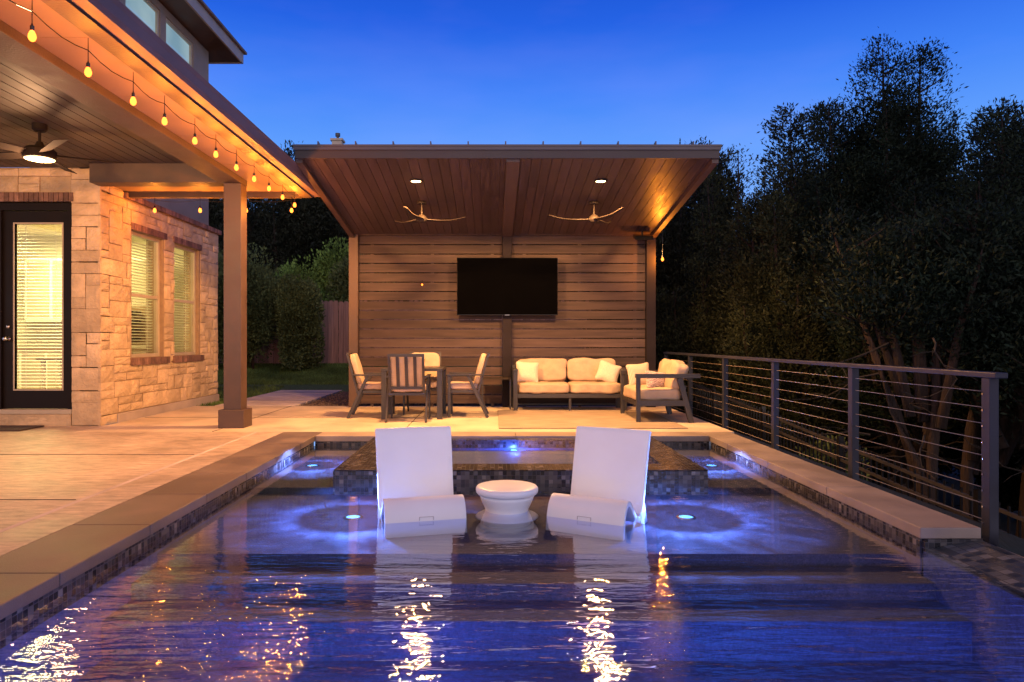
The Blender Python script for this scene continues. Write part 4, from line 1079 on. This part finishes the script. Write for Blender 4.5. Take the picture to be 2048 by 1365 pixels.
# ================================================================== FOLIAGE
def leaves_mesh(P, Dr, size, rs, aspect=2.2, jitter=.8):
    """one rhombic leaf per point, along direction Dr with jitter"""
    n = len(P)
    d = Dr + rs.randn(n, 3) * jitter; d /= np.linalg.norm(d, axis=1)[:, None] + 1e-9
    a = np.cross(d, rs.randn(n, 3)); a /= np.linalg.norm(a, axis=1)[:, None] + 1e-9
    s = size * (.6 + .8 * rs.rand(n))[:, None]
    V = np.stack([P, P + d * s * .5 + a * s / (2 * aspect), P + d * s, P + d * s * .5 - a * s / (2 * aspect)], 1).reshape(-1, 3)
    return V
def np_mesh(name, V, q=4):
    me = bpy.data.meshes.new(name); nv = len(V); nf = nv // q
    me.vertices.add(nv); me.vertices.foreach_set('co', V.astype(np.float32).ravel())
    me.loops.add(nv); me.loops.foreach_set('vertex_index', np.arange(nv, dtype=np.int32))
    me.polygons.add(nf); me.polygons.foreach_set('loop_start', np.arange(0, nv, q, dtype=np.int32)); me.polygons.foreach_set('loop_total', np.full(nf, q, dtype=np.int32))
    me.update(calc_edges=True); me.validate(); return me
def cedar(label, base, spires, trunk_r, mat, seed, group, nl=70, size=.07, twigs=25, dens=1.0, bark='bark', fork=None):
    """spires: (dx, dy, z_bottom, z_top, radius) relative to base; every spire is a leader with layered, upswept sprays"""
    rs = np.random.RandomState(seed); rg = random.Random(seed)
    t = thing('cedar_tree', label, 'tree', base, 0, group)
    P = []; Dd = []; lim = MB(); tw = MB(); spires = list(spires)
    for (dx, dy, zb, zt, rad) in list(spires)[:4]:
        for _ in range(2): spires.append((dx + rg.uniform(-.9, .9) * rad, dy + rg.uniform(-.6, .6) * rad, zb - rg.uniform(0, .4), zb + (zt - zb) * rg.uniform(.55, .9), rad * rg.uniform(.6, .85)))
    for (dx, dy, zb, zt, rad) in spires:
        H = zt - zb; nb = int(H * 27 * dens * max(.75, rad))
        for i in range(nb):
            u = rg.random() ** .85; z = zb + H * u
            prof = (math.sin(min(1, u * 2.4 + .15) * PI / 2)) * (1 - u) ** .42
            L = rad * prof * rg.uniform(.55, 1.15) + .17
            a = rg.uniform(0, 6.283); rise = rg.uniform(.15, .75) + .35 * u
            d = Vector((math.cos(a), math.sin(a), rise)).normalized()
            p0 = Vector((dx * (.4 + .6 * u), dy * (.4 + .6 * u), z - L * rise * .5))
            m_ = max(8, int(nl * 1.7 * (L / max(rad, .3)) * rg.uniform(.7, 1.2)))
            s = rs.rand(m_) ** .7 * .85 + .15
            bend = .25 * L
            pts = np.array(p0)[None] + np.array(d)[None] * (s * L)[:, None]; pts[:, 2] += -bend * np.sin(s * 2.2) * .3
            sp_ = (.06 + .13 * L * (1.15 - s))[:, None]
            pts += rs.randn(m_, 3) * sp_
            dd = np.tile(np.array(d) + np.array([0, 0, .35]), (m_, 1)); P.append(pts); Dd.append(dd)
            if i % 6 == 0 and L > .5: lim.tube([p0, p0 + d * L * .5 + Vector((0, 0, -.03)), p0 + d * L * .85], [.02, .012, .004], 4, cap=False)
        x0 = dx * .4; lim.tube([(x0 * .6, dy * .3, max(.2, zb - .8)), (dx * .6, dy * .6, zb + H * .3), (dx * .9, dy * .9, zb + H * .7), (dx, dy, zt - .1)], [trunk_r * .7, trunk_r * .5, trunk_r * .25, .01], 6)
    me = np_mesh('crown', leaves_mesh(np.concatenate(P), np.concatenate(Dd), size, rs, 3.0, .7)); finish('crown', me, mat, t)
    # trunk(s)
    zb0 = min(s[2] for s in spires) + .8
    tk = MB(); fork = fork or [(0, 0)]
    for (fx_, fy_) in fork:
        pts = [Vector((0, 0, -.4))]; n = 7
        for i in range(1, n + 1):
            u = i / n; g_ = max(0, (u - .5) / .5); pts.append(Vector((fx_ * g_ + .035 * rg.uniform(-1, 1), fy_ * g_ + .035 * rg.uniform(-1, 1), -.4 + (zb0 + .55) * u)))
        tk.tube(pts, [trunk_r * (1.2 - .85 * i / n) * rg.uniform(.9, 1.1) for i in range(n + 1)], 9)
    tk.v = [(v[0] + rg.uniform(-.016, .016), v[1] + rg.uniform(-.016, .016), v[2]) for v in tk.v]
    tko = tk.build('trunk', bark, t, local=True, smooth=True)
    lim.build('limb', bark, t, local=True, smooth=True)
    if twigs:
        zc = min(s[2] for s in spires)
        for i in range(twigs):
            a = rg.uniform(0, 6.283); r0 = rg.uniform(.1, .6) * max(s[4] for s in spires); z = zc + rg.uniform(-.6, 1.8)
            p = Vector((math.cos(a) * r0, math.sin(a) * r0, z)); d = Vector((math.cos(a), math.sin(a), rg.uniform(-.5, .4))); pts = [p]
            for q in range(4):
                p = p + d * .22; d = (d + Vector((rg.uniform(-.5, .5), rg.uniform(-.5, .5), rg.uniform(-.4, .3)))).normalized(); pts.append(p)
                b_ = p; bd = (d + Vector((rg.uniform(-1, 1), rg.uniform(-1, 1), rg.uniform(-.6, .6)))).normalized()
                tw.tube([b_, b_ + bd * .18, b_ + bd * .34 + Vector((0, 0, -.04))], [.006, .004, .002], 3, cap=False)
            tw.tube(pts, [.013, .01, .008, .005, .003], 4, cap=False)
        tw.build('twigs', 'twig', t, local=True)
    return t
CG = 'cedars standing on the slope right of the pool'
# world positions: px = 983+1400*X/Y
cedar('tallest cedar with pointed twin tops against the sky', (7.8, 13.4, -2.6), [(-.2, .2, 3.6, 9.55, 1.35), (.35, -.1, 3.6, 9.3, 1.1), (-1.3, .1, 3.0, 8.3, 1.2), (.9, .3, 3, 8.0, 1.2), (-.6, -.6, 2.3, 7.0, 1.6), (.6, -.8, 2.2, 6.6, 1.6), (1.6, .2, 2.6, 7.0, 1.3)], .17, 'cedar_b', 11, CG, nl=85, dens=1.15)
cedar('bushy cedar whose branches reach over the right end of the railing', (8.0, 10.4, -2.6), [(0, 0, 3.2, 7.0, 1.5), (-.2, .3, 3.2, 7.3, 1.0), (1.0, .2, 3.2, 6.9, 1.3), (-.9, -.2, 3.0, 6.2, 1.4), (.4, -1.0, 2.8, 6.2, 1.4), (1.9, 0, 3, 6.6, 1.4), (-.5, -1.1, 2.5, 5.4, 1.3)], .15, 'cedar_b', 12, CG, nl=80, fork=[(0, 0)])
cedar('cedar with lit olive foliage rising behind the far part of the railing', (5.9, 13.6, -2.3), [(0, 0, 2.4, 7.0, 1.3), (-.8, .2, 2.0, 6.2, 1.2), (.8, -.3, 2.0, 6.8, 1.3), (-.3, -.8, 1.2, 4.6, 1.2), (.7, -.9, 1.4, 5.0, 1.2), (-1.2, -.5, 1.2, 3.9, .9)], .14, 'cedar', 13, CG, nl=85)
cedar('thin airy cedar with leafy sprigs beside the pavilion roof corner', (5.5, 15.6, -1.9), [(0, 0, 2.5, 7.3, .75), (-.7, 0, 3.0, 6.9, .6), (.6, 0, 2.5, 6.7, .7), (-.5, -.4, 1.5, 5.2, .9)], .10, 'cedar', 14, CG, nl=36, dens=.8, twigs=20)
cedar('low cedar just right of the pavilion wall under the orange bulb', (4.6, 15.2, -1.6), [(0, 0, .6, 4.6, 1.2), (-.6, .2, .6, 4.0, 1.0), (.7, 0, .6, 4.3, 1.1), (.2, -.7, .3, 3.3, 1.0)], .11, 'cedar', 15, CG, nl=85, twigs=60)
cedar('dark cedar filling the middle of the slope behind the cable railing', (7.2, 11.9, -2.6), [(0, 0, 2.9, 6.4, 1.4), (-.9, 0, 2.5, 5.6, 1.2), (.8, .3, 2.8, 6.0, 1.3), (-.4, -.8, 2.3, 5.0, 1.2)], .14, 'cedar_b', 16, CG, nl=80, twigs=45, fork=[(.1, .3)])
cedar('dark cedar at the right picture edge with peeling trunk', (6.7, 8.4, -2.6), [(0, -.2, 3.0, 5.5, 1.4), (1.0, 0, 3.1, 5.9, 1.4), (1.4, -.7, 3.0, 5.6, 1.4), (-.2, .8, 3.4, 5.6, 1.2)], .13, 'cedar_b', 17, CG, nl=75, twigs=12, fork=[(.1, .1)])
cedar('forked trunk cedar in front of the slope, lit by the pool lights', (5.35, 8.6, -2.4), [(0, .3, 3.7, 5.1, 1.0), (-.9, .6, 3.7, 5.2, 1.0), (.9, .4, 3.7, 5.4, 1.1), (1.0, 1.2, 3.2, 5.4, 1.1)], .10, 'cedar_b', 18, CG, nl=70, twigs=8, fork=[(.25, .1), (-.6, .4)])
cedar('slim leaning cedar trunk at the right picture edge', (6.3, 9.3, -2.5), [(.2, -.2, 2.9, 5.2, 1.1), (1.2, -.2, 2.9, 5.6, 1.2)], .10, 'cedar_b', 19, CG, nl=70, twigs=8, fork=[(.15, 0)])
BG = 'dark woodland trees behind the back fence'
far = [(-1.6, 22.5, 6.6), (.6, 22.3, 6.2), (2.6, 22.3, 6.6), (5.4, 19.5, 6.6), (4.6, 18, 5.6), (-10.6, 26.0, 8.0), (-6.7, 23.6, 7.7), (-13.2, 27, 8.0), (-11.4, 25.5, 7.0), (-9.4, 27, 7.8), (-7.8, 25, 7.2), (-6.2, 26.5, 7.2), (-4.6, 25, 6.6), (-3.0, 27, 6.2), (-1.2, 26, 6.0), (1.2, 27, 6.0), (3.6, 26, 6.4), (7.5, 24, 7.6), (10.5, 22, 8.6), (13.5, 19, 7.6), (12.2, 16, 6.4), (11.5, 12.5, 5.4), (10.2, 17.5, 7.0), (8.6, 19.5, 7.6), (6.2, 20, 6.6)]
FL = ['dark tree close behind the slat wall, left of the television', 'dark tree close behind the slat wall, behind the television', 'dark tree close behind the slat wall, right of the television', 'dark tree right behind the orange bulb of the pavilion post', 'smaller dark tree just right of the right pavilion post', 'woodland tree between the stucco wall corner and the porch post', 'woodland tree in front of the neighbouring house wall', 'dark woodland tree glimpsed left of the porch post', 'woodland tree behind the stone wing end', 'tall woodland tree just right of the porch post', 'woodland tree behind the left fence shrub',
      'woodland tree rising between the two fence shrubs', 'woodland tree behind the ivy mound', 'woodland tree beside the left pavilion post', 'low woodland tree hidden behind the slat wall, left half',
      'low woodland tree hidden behind the slat wall, middle', 'low woodland tree hidden behind the slat wall, right end', 'woodland tree far behind the right pavilion post', 'woodland tree deep behind the airy cedar',
      'woodland tree deep behind the tallest cedar', 'dark tree filling the gap right of the tallest cedar', 'dark tree behind the bushy cedar at the right', 'woodland tree behind the olive lit cedar', 'woodland tree between pavilion roof and airy cedar', 'woodland tree low behind the orange bulb']
for i, (x, y, h) in enumerate(far):
    gz0 = gz(x, y); rg = random.Random(100 + i)
    sps = [(rg.uniform(-.3, .3), 0, 1.2, h - gz0, 1.9)] + [(rg.uniform(-1.6, 1.6), rg.uniform(-1, 1), .6, (h - gz0) * rg.uniform(.6, .9), 1.6) for _ in range(3)]
    cedar(FL[i], (x, y, gz0), sps, .16, 'cedar_far', 200 + i, BG, nl=60, size=.12, twigs=8, dens=.7)
def shrub(name, label, base, rx, rz_, n, mat, seed, group, size=.07, cat='shrub', lobes=9, ry=None):
    rs = np.random.RandomState(seed); t = thing(name, label, cat, base, 0, group); P = []; D_ = []
    ry = ry or rx
    cs = [np.array([0, 0, rz_ * .55])] + [np.array([rs.uniform(-.55, .55) * rx, rs.uniform(-.6, .4) * ry, rs.uniform(.2, .9) * rz_]) for _ in range(lobes)]
    for k, c_ in enumerate(cs):
        m_ = n // len(cs); d = rs.randn(m_, 3); d /= np.linalg.norm(d, axis=1)[:, None]
        r = (.60 + .52 * rs.rand(m_) ** .8); sc = np.array([rx * (.95 if k == 0 else .5), ry * (.9 if k == 0 else .5), rz_ * (.48 if k == 0 else .3)])
        P.append(c_ + d * r[:, None] * sc); D_.append(d + np.array([0, 0, .8]))
    P = np.concatenate(P); D_ = np.concatenate(D_); kp = P[:, 2] > .03; P = P[kp]; D_ = D_[kp]
    finish('foliage', np_mesh('foliage', leaves_mesh(P, D_, size, rs, 1.8, .6)), mat, t)
    st_ = MB()
    for k in range(6):
        c_ = cs[min(k, len(cs) - 1)]; st_.tube([(0, 0, -.05), (c_[0] * .4, c_[1] * .4, c_[2] * .5), tuple(c_)], [.03, .02, .008], 5)
    st_.build('stem', 'bark', t, local=True)
    return t
SG = 'evergreen shrubs in front of the wooden fence'
shrub('shrub', 'rounded evergreen shrub in front of the fence near the pavilion post', (-5.25, 19.2, .42), .62, 2.35, 26000, 'shrub', 1, SG)
shrub('shrub', 'taller evergreen shrub just right of the porch post', (-6.6, 19.4, .42), .85, 3.2, 34000, 'shrub', 2, SG)
shrub('shrub', 'evergreen shrub half hidden behind the porch post', (-7.75, 19.3, .42), .7, 3.0, 22000, 'shrub', 3, SG)
shrub('ivy_mound', 'bright green ivy mound spilling over behind the fence top', (-5.5, 21.8, .6), 1.5, 3.1, 26000, 'ivy', 4, None, .09, 'ivy', 12, .8)
shrub('ivy_mound', 'bluish green bush behind the fence next to the pavilion post', (-4.0, 21.6, .6), 1.1, 2.9, 20000, 'shrub', 5, None, .09, 'bush', 10, .8)
shrub('shrub', 'small sparse bush on the dark slope between the railing posts', (5.0, 10.6, -1.9), .6, 1.5, 5000, 'shrub', 6, None, .06)

# neighbour's house
nh = thing('neighbour_house', 'pale neighbouring house with chimney peeking above the pavilion roof', 'house', (-9.5, 42, 2))
MB().box(-12.6, -7.2, 42, 50, 2, 11.6).build('wall', 'far_wall', nh)
nr = MB().add([(-13.1, 41.4, 11.6), (-6.2, 41.4, 11.3), (-6.2, 51, 11.3), (-13.1, 51, 11.6), (-11.5, 46, 13.0), (-8.5, 46, 12.3)], [(0, 1, 5, 4), (1, 2, 5), (2, 3, 4, 5), (3, 0, 4)]).build('roof', 'far_roof', nh)
MB().box(-13.1, -6.2, 41.36, 41.42, 11.2, 11.75).build('eave', 'fascia_up', nh)
ch = MB().box(-9.7, -9.1, 42.5, 43.1, 10, 13.35).box(-9.78, -9.02, 42.42, 43.18, 13.351, 13.47).build('chimney', 'far_wall', nh)
MB().lathe([(.08, 0), (.08, .2), (.15, .2), (.15, .38), (.0, .40)], 14, (-9.4, 42.8, 13.48)).build('flue', 'metal_dark', ch)

# ================================================================== WORLD
w = bpy.data.worlds.new('World'); scene.world = w; w.use_nodes = True; n = w.node_tree
bg = n.nodes['Background']
tc = N(n, 'ShaderNodeTexCoord'); sp = N(n, 'ShaderNodeSeparateXYZ'); n.links.new(tc.outputs['Generated'], sp.inputs[0])
rp = ramp(n, [(0, (.30, .50, .95)), (.14, (.22, .46, 1.0)), (.25, (.125, .36, 1.0)), (.33, (.055, .235, .95)), (.41, (.018, .125, .78)), (.47, (.010, .085, .64)), (.62, (.02, .06, .30)), (1, (.03, .05, .14))])
n.links.new(sp.outputs['Z'], rp.inputs[0])
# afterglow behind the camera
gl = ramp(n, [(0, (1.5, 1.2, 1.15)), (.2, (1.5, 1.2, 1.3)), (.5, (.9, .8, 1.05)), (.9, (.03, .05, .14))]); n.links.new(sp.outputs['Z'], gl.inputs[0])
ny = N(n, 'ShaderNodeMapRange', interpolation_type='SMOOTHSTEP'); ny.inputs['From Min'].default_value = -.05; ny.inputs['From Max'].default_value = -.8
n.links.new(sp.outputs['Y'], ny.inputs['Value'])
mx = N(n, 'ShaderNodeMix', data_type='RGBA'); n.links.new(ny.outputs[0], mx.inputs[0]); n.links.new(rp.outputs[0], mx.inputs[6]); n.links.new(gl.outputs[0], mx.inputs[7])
sk = N(n, 'ShaderNodeTexSky', sky_type='NISHITA'); sk.sun_disc = False; sk.sun_elevation = R(-4); sk.sun_rotation = R(180)
ad = N(n, 'ShaderNodeMix', data_type='RGBA', blend_type='ADD'); ad.inputs[0].default_value = .05
n.links.new(mx.outputs[2], ad.inputs[6]); n.links.new(sk.outputs[0], ad.inputs[7]); cn = N(n, 'ShaderNodeTexNoise'); cn.inputs['Scale'].default_value = 2.2; cn.inputs['Detail'].default_value = 5
cm = N(n, 'ShaderNodeMapping'); cm.inputs['Scale'].default_value = (1, 1, 3.5); n.links.new(tc.outputs['Generated'], cm.inputs['Vector']); n.links.new(cm.outputs[0], cn.inputs['Vector'])
cr = ramp(n, [(.45, 0), (.8, (.075, .04, .05))]); n.links.new(cn.outputs['Fac'], cr.inputs[0])
a2 = N(n, 'ShaderNodeMix', data_type='RGBA', blend_type='ADD'); a2.inputs[0].default_value = 1
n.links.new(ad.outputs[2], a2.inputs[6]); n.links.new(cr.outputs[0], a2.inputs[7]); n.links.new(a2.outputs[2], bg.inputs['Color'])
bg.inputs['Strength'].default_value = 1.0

# ================================================================== CAMERA
cam = bpy.data.cameras.new('camera'); co = bpy.data.objects.new('camera', cam); col.objects.link(co)
co.location = (0, 0, 1.17); co.rotation_euler = (R(90), 0, 0)
cam.sensor_width = 36; cam.lens = 36 * 1400 / 2048; cam.shift_x = 41 / 2048; cam.clip_end = 500; cam.clip_start = .05
scene.camera = co
scene.view_settings.view_transform = 'Standard'; scene.view_settings.look = 'None'; scene.view_settings.exposure = 0; scene.view_settings.gamma = 1
scene.render.engine = 'CYCLES'; cy = scene.cycles
cy.use_denoising = True; cy.max_bounces = 8; cy.diffuse_bounces = 3; cy.glossy_bounces = 4; cy.transparent_max_bounces = 16
cy.sample_clamp_indirect = 6; cy.caustics_reflective = False; cy.caustics_refractive = False; cy.use_light_tree = True
